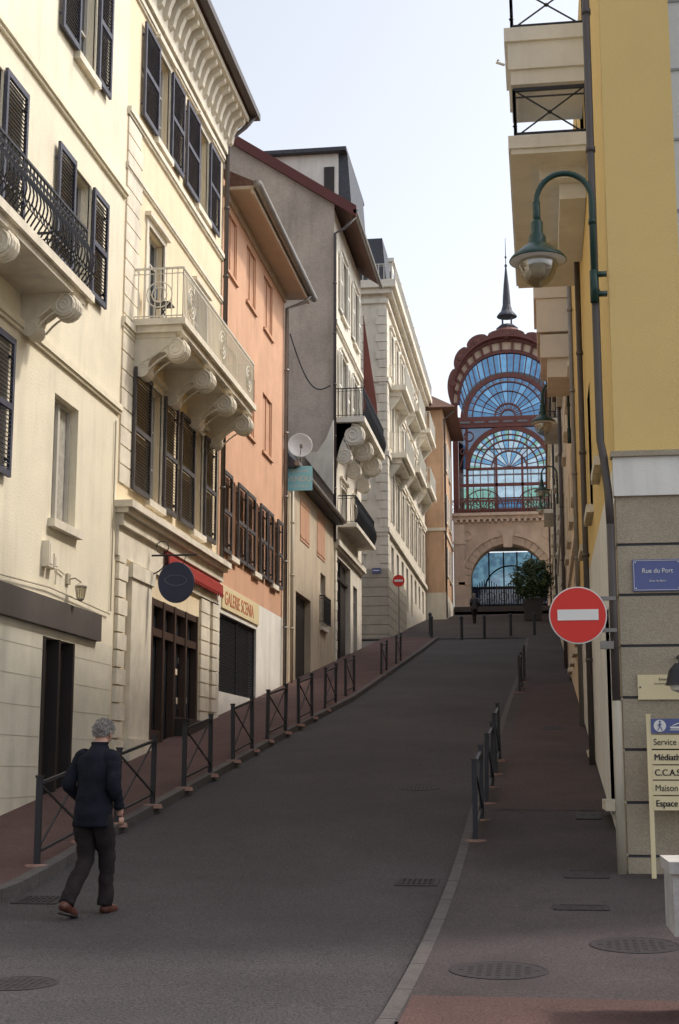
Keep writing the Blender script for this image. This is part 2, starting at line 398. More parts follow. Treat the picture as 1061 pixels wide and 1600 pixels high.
def disc(name,x,y,r,h,label,square=False,w=None,l=None):
    sl=(g(y+.1)-g(y-.1))/.2;R=Matrix.Rotation(math.atan(sl),3,'X');z=g(y)+h
    m=M().use(CAST)
    if not square:
        m.lathe((x,y,z),[(r,-.02),(r,.003),(r*.93,.005),(r*.9,.001),(0.001,.001)],32,R)
        for i in range(-4,5):
            for j in range(-4,5):
                if (i*i+j*j)<17:
                    m.rbox(Vector((x,y,z))+R@Vector((i*r*.19,j*r*.19,.002)),(r*.1,r*.1,.003),R)
    else:
        w=w or r;l=l or r
        for sx,sy,a,b in((0,-l,w*2,.03),(0,l,w*2,.03),(-w,0,.03,l*2),(w,0,.03,l*2)):
            m.rbox(Vector((x,y,z))+R@Vector((sx,sy,.001)),(a+.03,b,.012),R)
        if name=="drain_grate":
            n=7
            for i in range(n): m.rbox(Vector((x,y,z))+R@Vector((-w+(i+.5)*2*w/n,0,.001)),(w/n*.8,2*l,.012),R)
            for i in range(5): m.rbox(Vector((x,y,z))+R@Vector((0,-l+(i+.5)*2*l/5,.002)),(2*w,.03,.012),R)
            m.use(BLK);m.rbox(Vector((x,y,z))+R@Vector((0,0,-.003)),(w*2,l*2,.008),R)
        else:
            m.use(CAST);m.rbox(Vector((x,y,z))+R@Vector((0,0,-.002)),(w*2,l*2,.010),R)
            for i in range(2): m.rbox(Vector((x,y,z))+R@Vector((-w*.5+i*w,0,.003)),(.06,.03,.006),R)
    return tag(m.obj(name,loc=(x,y,z)),label,"manhole cover" if name!="drain_grate" else "drain grate")
disc("manhole_cover",-1.88,21.9,.31,.004,"round cast iron manhole cover set in the asphalt road")
disc("manhole_cover",-.36,10.75,.36,.053,"round cast iron manhole cover in the dark pavement")
disc("manhole_cover",.68,11.9,.36,.053,"round cast iron manhole cover near the banded stone house")
disc("manhole_cover",-3.75,10.15,.28,.003,"round manhole cover in the asphalt beside a worn patch")
disc("drain_grate",-1.33,15.1,.19,.003,"square iron drain grate beside the kerb",True)
disc("drain_grate",-4.95,13.9,.2,.003,"square iron drain grate beside the curved kerb",True)
disc("access_cover",.40,15.35,.26,.053,"rectangular metal access cover in the pavement",True,.2,.2)
disc("access_cover",.30,13.6,.26,.053,"low rectangular metal access cover in the pavement",True,.22,.12)
disc("access_cover",.55,19.2,.2,.056,"small rectangular access cover near the wall",True,.13,.3)
disc("manhole_cover",.2,29.3,.3,.056,"round cast iron cover up the sloping pavement")
# ================================================================ LEFT HOUSES
XL=-7.2
T=thing("cream_house","cream plastered house with slate shutters and curved iron balcony","house",(XL,17,0))
W=[(20.5,21.38,12.95,15.2),(20.5,21.38,9.2,11.05),(16.0,17.45,8.5,11.1),(20.08,21.2,5.25,7.2),(16.1,17.2,5.5,7.4),(19.95,21.35,.6,3.5),(16.0,17.2,12.95,15.2)]
m=M().use(CREAM);wallholes(m,XL,1,11,23.35,3.63,17.6,[h for h in W if h[3]>4]);shell(m,XL,1,11,23.35,-.5,17.6,9)
m.use(BLOCK);wallholes(m,XL,1,11,23.35,-.5,3.63,[W[5]],.3)
m.obj("wall",T,norm=False)
m=M().use(mat("block joint",(.50,.47,.39)))
for z in [1.2+.42*i for i in range(6)]:
    for a,b in ((11,19.95),(21.35,23.3)): m.box(XL-.02,XL+.003,a,b,z,z+.012)
m.obj("block_joints",T)
m=M().use(CREAM)
string(m,XL,1,11,23.35,11.7,.1,.09);string(m,XL,1,11,23.35,7.72,.1,.08);string(m,XL,1,11,23.35,17.3,.3,.4)
for h in (W[0],W[1],W[2],W[6]): surround(m,XL,1,h,.1,.03,0)
m.obj("string_course",T)
m=M().use(GREYW);m.box(XL-.02,XL+.09,11,22.45,3.63,4.06);m.obj("shop_fascia",T)
m=M().use(CPIPE);m.tube([(XL+.05,11,4.16),(XL+.05,17,4.12),(XL+.05,20,4.22),(XL+.05,23,4.14)],.012,5);m.tube([(XL+.03,20.3,4.3),(XL+.03,20.35,4.55),(XL+.03,20.7,4.5)],.01,5);m.tube([(XL+.03,23.1,4.2),(XL+.03,23.1,7.5)],.014,5);m.obj("cable",T)
window(T,XL,1,W[0]);window(T,XL,1,W[1]);window(T,XL,1,W[2]);window(T,XL,1,W[3],glass=CURT,rows=1);window(T,XL,1,W[4]);window(T,XL,1,W[6])
for a,b,c,d in((19.62,20.44,12.95,15.2),(21.42,22.12,12.95,15.2),(19.68,20.46,9.2,11.08),(21.4,22.2,9.2,11.05),(17.47,18.32,8.6,11.15),(17.25,18.2,5.5,7.45),(17.25,18.1,12.95,15.2)): shutter(T,XL,1,a,b,c,d)
m=M().use(DARKF);m.box(XL-.25,XL-.19,19.95,21.35,.6,3.5);m.box(XL-.19,XL-.15,20.0,20.6,1.2,3.4);m.box(XL-.19,XL-.15,20.7,21.3,1.2,3.4)
for y in(19.95,20.61,21.27): m.box(XL-.19,XL+.02,y,y+.08,.8,3.5)
m.obj("door",T)
B=M().use(TRIM);B.box(XL,-6.38,13.4,19.2,8.33,8.46);B.box(XL,-6.45,13.4,19.13,8.23,8.33);bal=B.obj("balcony",T)
m=M().use(IRON);railing(m,[(-6.45,19.1),(-6.45,13.5)][::-1],8.46,9.36,.13,.013,.16,curls=True);railing(m,[(-6.45,19.1),(XL,19.1)],8.46,9.36,.13,.013,.14,curls=True);m.obj("railing",bal)
for y in (18.7,16.2,14): 
    m=M().use(TRIM);scroll(m,XL,1,y,.34,8.23,.78,.62);m.obj("bracket",bal)
for zz,a,b,h in ((4.5,19.75,19.93,.38),(4.5,20.0,20.15,.22)):
    m=M().use(TRIM);m.box(XL,XL+.12,a,b,zz,zz+h);m.box(XL+.12,XL+.13,a+.03,b-.03,zz+.04,zz+h-.04);m.obj("meter_box",T)
L=thing("wall_lamp","small glass and metal lantern bracketed on the cream wall","wall lamp",(XL,21.0,4.4))
m=M().use(CPIPE);m.tube([(XL,20.9,4.45),(XL+.12,20.95,4.48),(XL+.2,21.0,4.42)],.015);m.box(XL,XL+.04,20.84,20.98,4.38,4.54);m.lathe((XL+.2,21.0,4.27),[(.02,.14),(.10,.09),(.095,.07)],8);
for k in range(6):
    a=k*pi/3;m.tube([(XL+.2+.09*math.cos(a),21+.09*math.sin(a),4.34),(XL+.2+.06*math.cos(a),21+.06*math.sin(a),4.17)],.007,4)
m.lathe((XL+.2,21.0,4.15),[(.01,-.03),(.06,0),(.065,.015)],8);m.obj("lantern_frame",L)
m=M().use(GLOBE);m.lathe((XL+.2,21.0,4.16),[(.05,0),(.08,.17)],6);m.obj("glass",L)
# ---- yellow house
T=thing("yellow_house","pale yellow house with bracketed eaves, white iron balcony and shopfront","house",(XL,27,1.5))
U=[(25.2,26.14,13.65,15.55),(28.52,29.5,13.65,15.55)];D2=[(24.85,26.0,9.62,11.75),(28.5,29.6,9.62,11.75)];Lw=[(25.2,26.12,6.5,8.72),(28.6,29.48,6.5,8.72)]
SH=[(25.7,29.4,1.6,4.75)]
Y0,Y1=23.35,31.15
m=M().use(YCREAM);wallholes(m,XL,1,Y0,Y1,1,17,U+D2+Lw+SH);shell(m,XL,1,Y0,Y1,1,17,9);m.obj("wall",T,norm=False)
for h in U+Lw: window(T,XL,1,h)
for h in D2: window(T,XL,1,h,sill=False,rows=4)
for a,b in((24.15,25.17),(26.16,27.14),(27.4,28.5),(29.52,30.5)):
    shutter(T,XL,1,a,b,13.65,15.55)
for a,b in((24.05,25.17),(26.15,27.15),(27.4,28.57),(29.5,30.6)):
    shutter(T,XL,1,a,b,6.48,8.74,SHUTB)
m=M().use(TRIM)
for h in U+D2+Lw: surround(m,XL,1,h,.13,.035,.08)
string(m,XL,1,Y0,Y1,13.35,.1,.08);string(m,XL,1,Y0,Y1,15.8,.1,.07);string(m,XL,1,Y0,Y1,12.3,.08,.06)
string(m,XL,1,Y0,Y1,9.35,.12,.08)
m.obj("string_course",T)
m=M().use(TRIM);m.box(XL-.02,XL+.32,Y0-.1,Y1+.05,6.02,6.14);m.box(XL-.02,XL+.24,Y0-.06,Y1,5.93,6.02);m.box(XL-.02,XL+.14,Y0,Y1,5.72,5.93);m.box(XL-.02,XL+.06,Y0,Y1,5.2,5.72);m.obj("cornice",T)
def quoins(m,a,b,z0,z1,p=.06,h=.3,xf=XL,alt=.12):
    z=z0;k=0
    while z<z1:
        e=alt if k%2 else 0
        m.box(xf-.02,xf+p,a,b-e,z,min(z+h-.03,z1));z+=h;k+=1
for ar in((Y0+.05,Y0+1.0,6.5,13.3,.03,.34,XL,.12),(Y0+.05,Y0+.6,1.2,5.2,.07,.3,XL,.12),(29.5,30.3,1.9,5.2,.05,.3,XL,0),(30.45,31.1,1.9,5.2,.08,.3,XL,0)):
    m=M().use(TRIM);quoins(m,*ar);m.obj("quoins",T)
m=M().use(TRIM);m.box(XL-.02,XL+.1,24.1,25.4,1.2,4.9);m.box(XL-.02,XL+.14,24.0,25.5,4.9,5.15);m.box(XL-.02,XL+.16,24.0,25.5,1.2,2.1);m.obj("pilaster",T)
m=M().use(TRIM);m.box(XL-.02,-6.62,Y0-.2,Y1+.3,16.82,16.96);m.box(XL-.02,XL+.12,Y0,Y1,15.95,16.82)
y=Y0+.1
while y<Y1:
    m.extr([(XL+.1,16.82),(XL+.52,16.82),(XL+.5,16.72),(XL+.34,16.62),(XL+.26,16.42),(XL+.22,16.22),(XL+.1,16.15)],'y',y,y+.16);y+=.42
m.obj("modillions",T)
m=M().use(TILE);m.extr([(-6.5,17.02),(-6.5,17.1),(-11.5,20.2),(-16,17.1),(-16,17.0)],'y',Y0-.25,Y1+.35);ro=m.obj("roof",T)
m=M().use(DPIPE);m.box(-6.56,-6.4,Y0-.3,Y1+.4,16.98,17.14);m.obj("gutter",ro)
pipe(T,[(-6.5,Y1+.2,17.0),(-6.7,Y1+.1,16.7),(XL+.1,Y1-.02,16.3),(XL+.1,Y1-.02,6.2)],.055,DPIPE)
m=M().use(TRIM);m.box(XL,-6.2,23.95,30.45,9.48,9.6);m.box(XL,-6.28,24.02,30.38,9.36,9.48);m.box(XL,-6.4,24.1,30.3,9.28,9.36);bal=m.obj("balcony",T)
m=M().use(WIRON);railing(m,[(XL,24.0),(-6.26,24.0)],9.6,10.55,.1,.011);railing(m,[(-6.26,24.0),(-6.26,30.4)],9.6,10.55,.11,.011);railing(m,[(-6.26,30.4),(XL,30.4)],9.6,10.55,.11,.011)
for cyy in(24.6,27.2,29.8):
    for rr in(.28,.18,.09):
        m.tube([(-6.25,cyy+rr*math.cos(a),10.05+rr*math.sin(a)) for a in [j*2*pi/14 for j in range(15)]],.012,5)
for rr in (.24,.14): m.tube([(-6.7+rr*math.cos(a),23.99,10.05+rr*math.sin(a)) for a in [j*2*pi/14 for j in range(15)]],.012,5)
m.obj("railing",bal)
for y in(24.3,26.4,28.3,30.1):
    m=M().use(TRIM);scroll(m,XL,1,y,.36,9.28,.95,.72);m.obj("bracket",bal)
m=M().use(IRON)
m.tube([(-6.9,24.5,9.6),(-6.95,24.55,10.4)],.015);m.tube([(-6.6,24.5,9.6),(-6.85,24.55,10.05)],.015);m.box(-6.95,-6.6,24.35,24.7,10.02,10.05);m.tube([(-6.95,24.4,9.6),(-6.6,24.4,10.02)],.015);m.box(-6.97,-6.93,24.35,24.7,10.2,10.45)
tag(m.obj("folding_chair",loc=(-6.8,24.5,9.6)),"dark folding chair standing on the white iron balcony","chair")
m=M().use(BROWNF);x=XL-.12
for y in(25.7,26.55,27.4,28.3,29.26): m.box(x,x+.14,y,y+.12,1.6,4.75)
m.box(x,x+.12,25.82,29.26,4.05,4.2);m.box(x,x+.12,25.82,29.26,4.62,4.75);m.box(x,x+.12,27.52,29.26,1.6,2.6);m.box(x,x+.12,25.82,26.55,1.6,2.3)
sf=m.obj("shopfront",T)
m=M().use(GLASS);m.quad((x-.01,25.7,1.6),(x-.01,29.4,1.6),(x-.01,29.4,4.75),(x-.01,25.7,4.75));m.obj("shop_window",sf,norm=False)
m=M().use(PEACH)
for k in range(14):
    y=27.7+random.random()*1.4;z=2.7+random.random()*1.2;m.box(x-.005,x+.0,y,y+.1+random.random()*.1,z,z+.12)
m.obj("display",sf)
m=M().use(DARKF);m.box(XL+.0,XL+.3,27.6,29.3,1.6,2.55);m.obj("display_stand",T)
m=M().use(RED);m.extr([(XL+.05,5.72),(XL+.17,5.62),(XL+.18,5.42),(XL+.15,5.42),(XL+.14,5.60),(XL+.05,5.68)],'y',26.3,31.0)
y=26.3
while y<30.95: m.extr([(y,5.42),(y+.2,5.42),(y+.1,5.34)],'x',XL+.152,XL+.172);y+=.2
m.obj("awning",T)
S=thing("hanging_sign","round navy blue shop sign hanging from an iron bracket","sign",(-6.75,25.4,5.0))
m=M().use(NAVY);RZ=Matrix.Diagonal((1,1,1.14))@Matrix.Rotation(.2,3,'Z')@Matrix.Rotation(pi/2,3,'X');m.lathe((-6.62,25.3,4.96),[(.001,-.02),(.325,-.02),(.335,0),(.325,.02),(.001,.02)],40,RZ);d=m.obj("disc",S)
m=M().use(EMB)
m.tube([(-6.62+.2*math.cos(a),25.27+.04*math.cos(a),5.02+.12*math.sin(a)) for a in [pi+j*pi/12 for j in range(13)]],.005,4)
m.tube([(-6.82,25.235,5.02),(-6.72,25.25,5.09),(-6.52,25.29,5.09),(-6.42,25.31,5.02)],.003,4);m.obj("emblem",S)
m=M().use(IRON);m.tube([(XL+.1,25.32,5.47),(-6.25,25.32,5.47)],.018);m.tube([(-6.8,25.32,5.47),(-6.75,25.32,5.3)],.008);m.tube([(-6.45,25.32,5.47),(-6.5,25.32,5.28)],.008)
m.tube([(XL+.05+.35*math.cos(a),25.32,5.47+.35*math.sin(a)) for a in [-j*pi/2/8 for j in range(9)]],.014);m.tube([(XL+.3+.12*math.cos(a),25.32,5.62+.12*math.sin(a)) for a in [j*2*pi/10 for j in range(11)]],.01);m.obj("bracket",S)
# ---- orange house
T=thing("orange_house","orange rendered house with brown shutters and a gallery shop below","house",(XL,35,2.7))
Y0,Y1=31.15,39.3
Uw=[(31.6,32.75,13.3,14.8),(33.9,35.1,13.3,14.8),(36.2,37.45,13.3,14.8),(31.6,32.75,9.9,11.5),(33.9,35.1,9.9,11.5),(36.2,37.5,9.9,11.5)]
Lo=[(32.3,32.92,6.5,8.35),(35.05,35.68,6.5,8.35),(37.5,38.1,6.5,8.35)]
GR=[(31.4,35.65,3.3,5.08)]
m=M().use(ORANGE);wallholes(m,XL,1,Y0,Y1,5.75,15.4,Uw+Lo);shell(m,XL,1,Y0,Y1,1.5,15.4,9)
m.use(WHITEP);wallholes(m,XL,1,Y0,Y1,1.5,5.75,GR)
m.obj("wall",T,norm=False)
for h in Uw:
    m=M().use(ORSHUT);a,b,c,d=h;m.box(XL-.1,XL-.06,a,b,c,d);w=m.obj("window",T)
    m=M().use(ORANGE);m.box(XL-.06,XL-.03,a,a+.06,c,d);m.box(XL-.06,XL-.03,b-.06,b,c,d);m.box(XL-.06,XL-.03,(a+b)/2-.02,(a+b)/2+.02,c,d);m.obj("frame",w)
    m=M().use(ORANGE);m.box(XL-.05,XL+.06,a-.05,b+.05,c-.07,c);m.obj("sill",w)
for h in Lo: window(T,XL,1,h,rows=2)
for a,b in((31.36,32.27),(32.95,33.93),(34.0,35.03),(35.7,36.62),(36.75,37.48),(38.12,38.9)): shutter(T,XL,1,a,b,6.48,8.38,SHUTB)
m=M().use(IRON);gx=XL-.08
for k in range(60):
    a=31.4+k*.12-1.78
    for s in(1,-1):
        p=(a,3.3) if s==1 else (a,5.08);q=(a+1.78,5.08) if s==1 else (a+1.78,3.3)
        ta=max(0,(31.4-p[0])/1.78);tb=min(1,(35.65-p[0])/1.78)
        if tb>ta: m.bar((gx,p[0]+1.78*ta,p[1]+(q[1]-p[1])*ta),(gx,p[0]+1.78*tb,p[1]+(q[1]-p[1])*tb),.012)
for yy in(31.4,33.5,35.6): m.box(gx-.02,gx+.03,yy,yy+.05,3.3,5.08)
m.use(DARKF);m.box(XL-.25,XL-.2,31.4,35.65,3.3,5.08)
m.obj("security_grille",T)
m=M().use(CREAMS);m.box(XL,XL+.04,31.55,35.8,5.2,5.72);sg=m.obj("shop_sign",T)
m=M();m.text("GALERIE SCENIA",.44,(XL+.045,31.75,5.31),(0,1,0),(0,0,1),mat("sign red lettering",(.55,.19,.09)),sx=1.02);m.obj("lettering",sg)
m=M().use(TILE);m.extr([(-6.5,15.3),(-6.5,15.4),(-11.7,17.9),(-16,15.4),(-16,15.3)],'y',Y0+.3,Y1+.5);ro=m.obj("roof",T)
m=M().use(RAFT);m.box(XL,-6.52,Y0+.3,Y1+.4,15.22,15.3);m.box(-6.6,-6.52,Y0+.3,Y1+.45,15.1,15.22);m.box(XL-.01,XL+.06,Y0+.02,Y1,15.0,15.22);m.obj("eaves",ro)
m=M().use(ZINC);m.tube([(-6.42,Y0+.2,15.3),(-6.42,Y1+.6,15.3)],.11,12);m.obj("gutter",ro,smooth=True)
pipe(T,[(-6.42,Y1+.05,15.25),(-6.6,Y1,15.0),(XL+.1,Y1-.1,14.8),(XL+.1,Y1-.1,3.6)],.055,ZINC)
# ---- low house
T=thing("low_house","narrow ochre house with lean-to slate roof and dark doorway","house",(XL,44,4.2))
Y0,Y1=39.3,49.4
H=[(42.2,43.9,8.45,9.75),(45.5,47.2,8.45,9.9),(41.5,44.3,3.6,6.8),(46.3,47.4,6.2,8.0)]
m=M().use(OCHRE);wallholes(m,XL,1,Y0,Y1,2.5,10.4,H);shell(m,XL,1,Y0,Y1,2.5,10.4,8);m.obj("wall",T,norm=False)
for h in H[:2]:
    a,b,c,d=h
    for p,q in((a,(a+b)/2-.01),((a+b)/2+.01,b)):
        m=M().use(ORSHUT);m.box(XL-.04,XL+.02,p,q,c,d);m.box(XL+.02,XL+.035,p+.05,q-.05,c+.1,c+.18);m.box(XL+.02,XL+.035,p+.05,q-.05,d-.18,d-.1);m.obj("shutter",T)
m=M().use(DARKF);a,b,c,d=H[2];m.box(XL-.3,XL-.2,a,b,c,d);m.box(XL-.2,XL-.14,a+.2,a+1.3,c,d-.4);m.obj("door",T)
window(T,XL,1,H[3])
m=M().use(IRON);railing(m,[(XL,46.1),(XL+.15,46.1),(XL+.15,47.6),(XL,47.6)],6.3,7.2,.14,.012);m.obj("railing",T)
m=M().use(SLATE)
n=14;pr=[]
for i in range(n):
    t=i/n;x0=-6.85-2.6*t;z0=10.2+3.9*t+.25*math.sin(pi*t)*-1;t2=(i+1)/n;x1=-6.85-2.6*t2;z1=10.2+3.9*t2-.25*math.sin(pi*t2);pr+=[(x0,z0+.07),(x1,z1+.03)]
pr+=[(-9.8,14.1),(-9.8,10.1),(-6.85,10.1)]
m.extr(pr,'y',Y0+.05,Y1-.02);ro=m.obj("roof",T)
m=M().use(ZINC);m.tube([(-6.80,Y0,10.2),(-6.80,Y1-.1,10.2)],.075,8);m.obj("gutter",ro)
pipe(T,[(XL+.1,40.3,10.2),(XL+.1,40.3,4)],.05,CPIPE)
S=thing("sale_sign","turquoise sold sign with white lettering fixed to the low house","sign",(-6.8,39.6,9.6))
m=M().use(TEAL);m.box(-7.17,-6.40,39.55,39.58,9.45,10.16);pl=m.obj("panel",S)
m=M().use(WHP);m.text("VENDU",.215,(-6.785,39.545,9.72),(1,0,0),(0,0,1),WHP,'CENTER',.003);
m.text("DECOUVRIR",.10,(-6.785,39.545,9.99),(1,0,0),(0,0,1),WHP,'CENTER',.002);m.text("04 50 75 18 55",.09,(-6.785,39.545,9.54),(1,0,0),(0,0,1),WHP,'CENTER',.002);m.obj("lettering",S)
m=M().use(ZINC);m.tube([(XL,39.62,9.8),(-6.9,39.6,9.8)],.02);m.obj("bracket",S)
S=thing("satellite_dish","round white satellite dish on a pole above the slate roof","satellite dish",(-6.95,40.8,10.4))
R=Matrix.Rotation(.25,3,'Z')@Matrix.Rotation(pi/2-.12,3,'X')
m=M().use(WHP);m.lathe((-6.95,40.7,11.05),[(.001,-.10),(.15,-.085),(.28,-.045),(.36,.0),(.37,.0),(.28,-.06),(.15,-.12),(.001,-.14)],28,R);m.obj("dish",S,smooth=True)
m=M().use(ZINC);m.tube([(-6.95,40.85,10.2),(-6.95,40.85,11.1)],.025);m.tube([(-6.95,40.7,10.75),(-6.85,40.3,10.9)],.012);m.box(-6.89,-6.81,40.25,40.35,10.87,10.97);m.obj("mast",S)
# ---- tall gabled house
T=thing("gabled_house","tall house with rough brown gable, red verge and curved iron balconies","house",(XL,53,5.5))
Y0,Y1=49.4,57.2
U=[(51.2,52.5,18.5,20.8),(54.7,55.9,18.5,20.8)];Mi=[(51.0,52.5,14.15,16.9),(54.5,55.8,14.15,16.9)];Lw=[(51.0,52.6,10.5,12.0),(54.4,55.8,10.5,12.0)];Sh=[(49.8,53.8,5.2,9.1),(54.6,55.8,5.2,8.6)]
m=M().use(WHITE5);wallholes(m,XL,1,Y0,Y1,4,22,U+Mi+Lw+Sh,.3)
m.use(GABLE);yb=Y0
m.add([(XL,yb,4),(-17,yb,4),(-17,yb,24.0),(-13.2,yb,26.3),(XL,yb,22.2)],[(0,1,2,3,4)])
m.add([(XL,Y1,4),(-17,Y1,4),(-17,Y1,24.0),(-13.2,Y1,26.3),(XL,Y1,22.2)],[(0,1,2,3,4)])
m.obj("wall",T,norm=False)
for h in U+Mi+Lw: window(T,XL,1,h,fm=WHITEP)
for a,b,c,d in U+Mi:
    w=(b-a)/2;shutter(T,XL,1,a-w-.05,a-.02,c,d,SHUTW);shutter(T,XL,1,b+.02,b+w+.05,c,d,SHUTW)
m=M().use(DARKF)
for a,b,c,d in Sh: m.box(XL-.25,XL-.2,a,b,c,d);m.box(XL-.2,XL-.1,(a+b)/2-.05,(a+b)/2+.05,c,d);m.box(XL-.2,XL-.1,a,b,d-.7,d-.6)
m.obj("shopfront",T)
m=M().use(WHITE5);string(m,XL,1,Y0,Y1,9.4,.2,.2);m.obj("string_course",T)
m=M().use(WHITE5);string(m,XL,1,Y0,Y1,17.6,.15,.12)
for h in U+Mi+Lw: surround(m,XL,1,h,.12,.04,.08)
m.obj("window_surrounds",T)
m=M().use(WHITE5);quoins(m,Y0+.02,Y0+.5,5,9.3,.06,.35);m.obj("quoins",T)
m=M().use(TILE);m.extr([(-6.45,21.85),(-6.45,22.0),(-13.2,26.55),(-19,22.6),(-19,22.4),(-13.2,26.35)],'y',Y0-.05,Y1+.4);ro=m.obj("roof",T)
m=M().use(MAROON);m.extr([(-6.35,21.6),(-6.35,22.02),(-13.2,26.62),(-13.2,26.2)],'y',Y0-.2,Y0-.06);m.obj("verge_board",ro)
m=M().use(ZINC);m.tube([(-6.38,Y0-.2,21.8),(-6.38,Y1+.5,21.8)],.09,8);m.obj("gutter",ro)
m=M().use(WHITEP);m.box(-10.6,-7.35,51.5,56.5,22.3,25.15);d=m.obj("dormer",ro)
m=M().use(SLATE);m.box(-10.9,-7.0,51.2,56.9,25.15,25.3);m.extr([(-7.34,22.6),(-6.8,22.3),(-7.0,25.15),(-7.34,25.15)],'y',51.6,56.5);m.obj("dormer_roof",d)
m=M().use(DARKF);m.box(-7.9,-7.5,51.46,51.5,23.2,24.6);m.obj("dormer_window",d)
pipe(T,[(-6.4,Y0+.1,21.7),(-6.8,Y0-.08,21.2),(XL+.05,Y0-.12,21.0),(XL+.05,Y0-.12,9.5)],.055,DPIPE)
co=[]
for i in range(9):
    t=i/8*pi/2;co.append((XL+.95*(1-math.cos(t)),11.9+2.0*math.sin(t)))
m=M().use(WHITE5);m.box(XL,-6.1,Y0+.1,56.2,13.9,14.1);m.extr(co+[(XL,13.9)],'y',Y0+.3,55.8);bal=m.obj("balcony",T)
m=M().use(IRON);railing(m,[(XL,Y0+.12),(-6.15,Y0+.12),(-6.15,56.1),(XL,56.1)],14.1,15.15,.14,.016,.1);m.obj("railing",bal)
for y in(49.9,52.5,55.3): 
    m=M().use(WHITE5);scroll(m,XL,1,y,.4,13.9,1.0,1.5);m.obj("bracket",bal)
m=M().use(WHITE5);m.box(XL,-6.5,50.3,56.2,10.2,10.35);bal=m.obj("balcony",T)
m=M().use(IRON);railing(m,[(XL,50.35),(-6.55,50.35),(-6.55,56.1),(XL,56.1)],10.35,11.35,.14,.016,.1);m.obj("railing",bal)
m=M().use(MAROON);m.extr([(-7.1,20.5),(-6.55,16.6),(-6.5,15.6),(-7.1,15.2)],'y',57.25,57.32);m.obj("folded_awning",T)
m=M().use(IRON);pts=[(-8.8+(1.5)*t,49.2,17.2-2.0*t-.9*math.sin(pi*t)) for t in[k/12 for k in range(13)]]
m.tube(pts,.025,5);m.obj("cable",T)
m=M().use(WHITE5)
m.extr([(XL+.02,11.2)]+[(XL-1.0*t,11.25+1.3*t) for t in(.5,1)]+[(XL-1.0,12.7),(XL-.55,12.75),(XL-.25,13.2),(XL+.02,13.9)],'y',Y0-.3,Y0-.02);m.obj("gable_scroll",T)
# ---- white hotel
T=thing("white_hotel","ornate white stone building with balconies and slate mansard roof","building",(XL,78,10))
Y0,Y1=67,90
rows=[(13.6,16.0),(17.3,19.6),(21,23.3)];cols_=[69,71.6,74.2,76.8,79.4,82,84.6,87.2]
H=[];lw=[]
for a,b in rows:
    for y in cols_: H.append((y,y+1.1,a,b))
for y in cols_: lw.append((y,y+1.2,11.0 if y>80 else 10.0,12.4))
m=M().use(WHITE5);wallholes(m,XL,1,Y0,Y1,6,25,H+lw,.3);xb=-8.5
m.quad((XL,Y0,6),(xb,Y0,6),(xb,Y0,25),(XL,Y0,25));m.quad((xb,Y0,6),(xb,Y0+1.5,6),(xb,Y0+1.5,25),(xb,Y0,25))
m.quad((xb,Y0+1.5,6),(-18,Y0+1.5,6),(-18,Y0+1.5,25),(xb,Y0+1.5,25));m.quad((XL,Y1,6),(-18,Y1,6),(-18,Y1,25),(XL,Y1,25))
m.obj("wall",T,norm=False)
for h in H+lw: window(T,XL,1,h,fm=WHITEP,sill=False,rows=2,glass=CURT if random.random()<.3 else GLASS)
m=M();z=6.5
mm=mat("light grey stone",(.42,.38,.31),var=.15,scale=2,bump=.3);m.use(mm)
while z<10.7: m.box(-8.56,XL+.08,Y0-.08,Y0+9,z,z+.42);z+=.45
m.obj("stone_base",T)
m=M().use(WHITE5)
for z in(12.75,16.5,20.2,24.2):
    m.box(-8.62,XL+.14,Y0-.12,Y1,z,z+.22)
m.box(-8.9,XL+.55,Y0-.5,Y1,24.9,25.25);m.box(-8.75,XL+.35,Y0-.3,Y1,24.65,24.9)
for h in H: surround(m,XL,1,h,.18,.08,.15)
z=10.8;k=0
while z<24:
    e=.15*(k%2);m.box(-7.2-.5+e,XL+.07,Y0-.07,Y0+.7-e,z,z+.4);m.box(-8.56,-8.15-e,Y0-.07,Y0+.3,z,z+.4);z+=.44;k+=1
m.obj("cornice",T)
m=M().use(SLATE);m.extr([(XL+.1,25.25),(-7.9,28.3),(-8.4,28.5),(-12,29.4),(-17,25.25)],'y',Y0+2.5,Y1-.3);m.extr([(XL+.05,25.25),(-7.35,27.6),(-8.2,27.6),(-8.5,25.25)],'y',Y0,Y0+2.5);ro=m.obj("roof",T)
for y in(70.5,74.5,78.5,82.5,86.5):
    m=M().use(WHITEP);m.box(-8.0,XL-.02,y,y+1.4,25.3,27.6);m.box(-8.1,XL+.1,y-.15,y+1.55,27.6,27.8);m.use(GLASS);m.box(XL-.02,XL-.01,y+.25,y+1.15,25.7,27.2);m.box(-7.8,-7.3,y-.01,y,25.8,27.1);m.obj("dormer",ro)
m=M().use(WIRON);railing(m,[(-8.8,Y0-.4),(XL+.5,Y0-.4),(XL+.5,Y1)],25.25,26.1,.25,.02);m.obj("roof_railing",ro)
def whbal(T,y0,y1,z):
    m=M().use(WHITE5);m.box(XL,-6.35,y0,y1,z-.25,z);m.box(XL,-6.6,y0+.2,y1-.2,z-.5,z-.25)
    m.extr([(XL,z-.5),(-6.65,z-.5),(XL,z-1.2)],'y',y0+.3,y0+.6);m.extr([(XL,z-.5),(-6.65,z-.5),(XL,z-1.2)],'y',y1-.6,y1-.3);b=m.obj("balcony",T)
    m=M().use(WIRON);railing(m,[(XL,y0+.05),(-6.4,y0+.05),(-6.4,y1-.05),(XL,y1-.05)],z,z+1.05,.16,.02);m.obj("railing",b)
for y0,y1,dz in((68.4,73.2,0),(76.3,81,.9),(84,88.7,1.5)):
    for z in(16.95,20.4): whbal(T,y0,y1,z+dz)
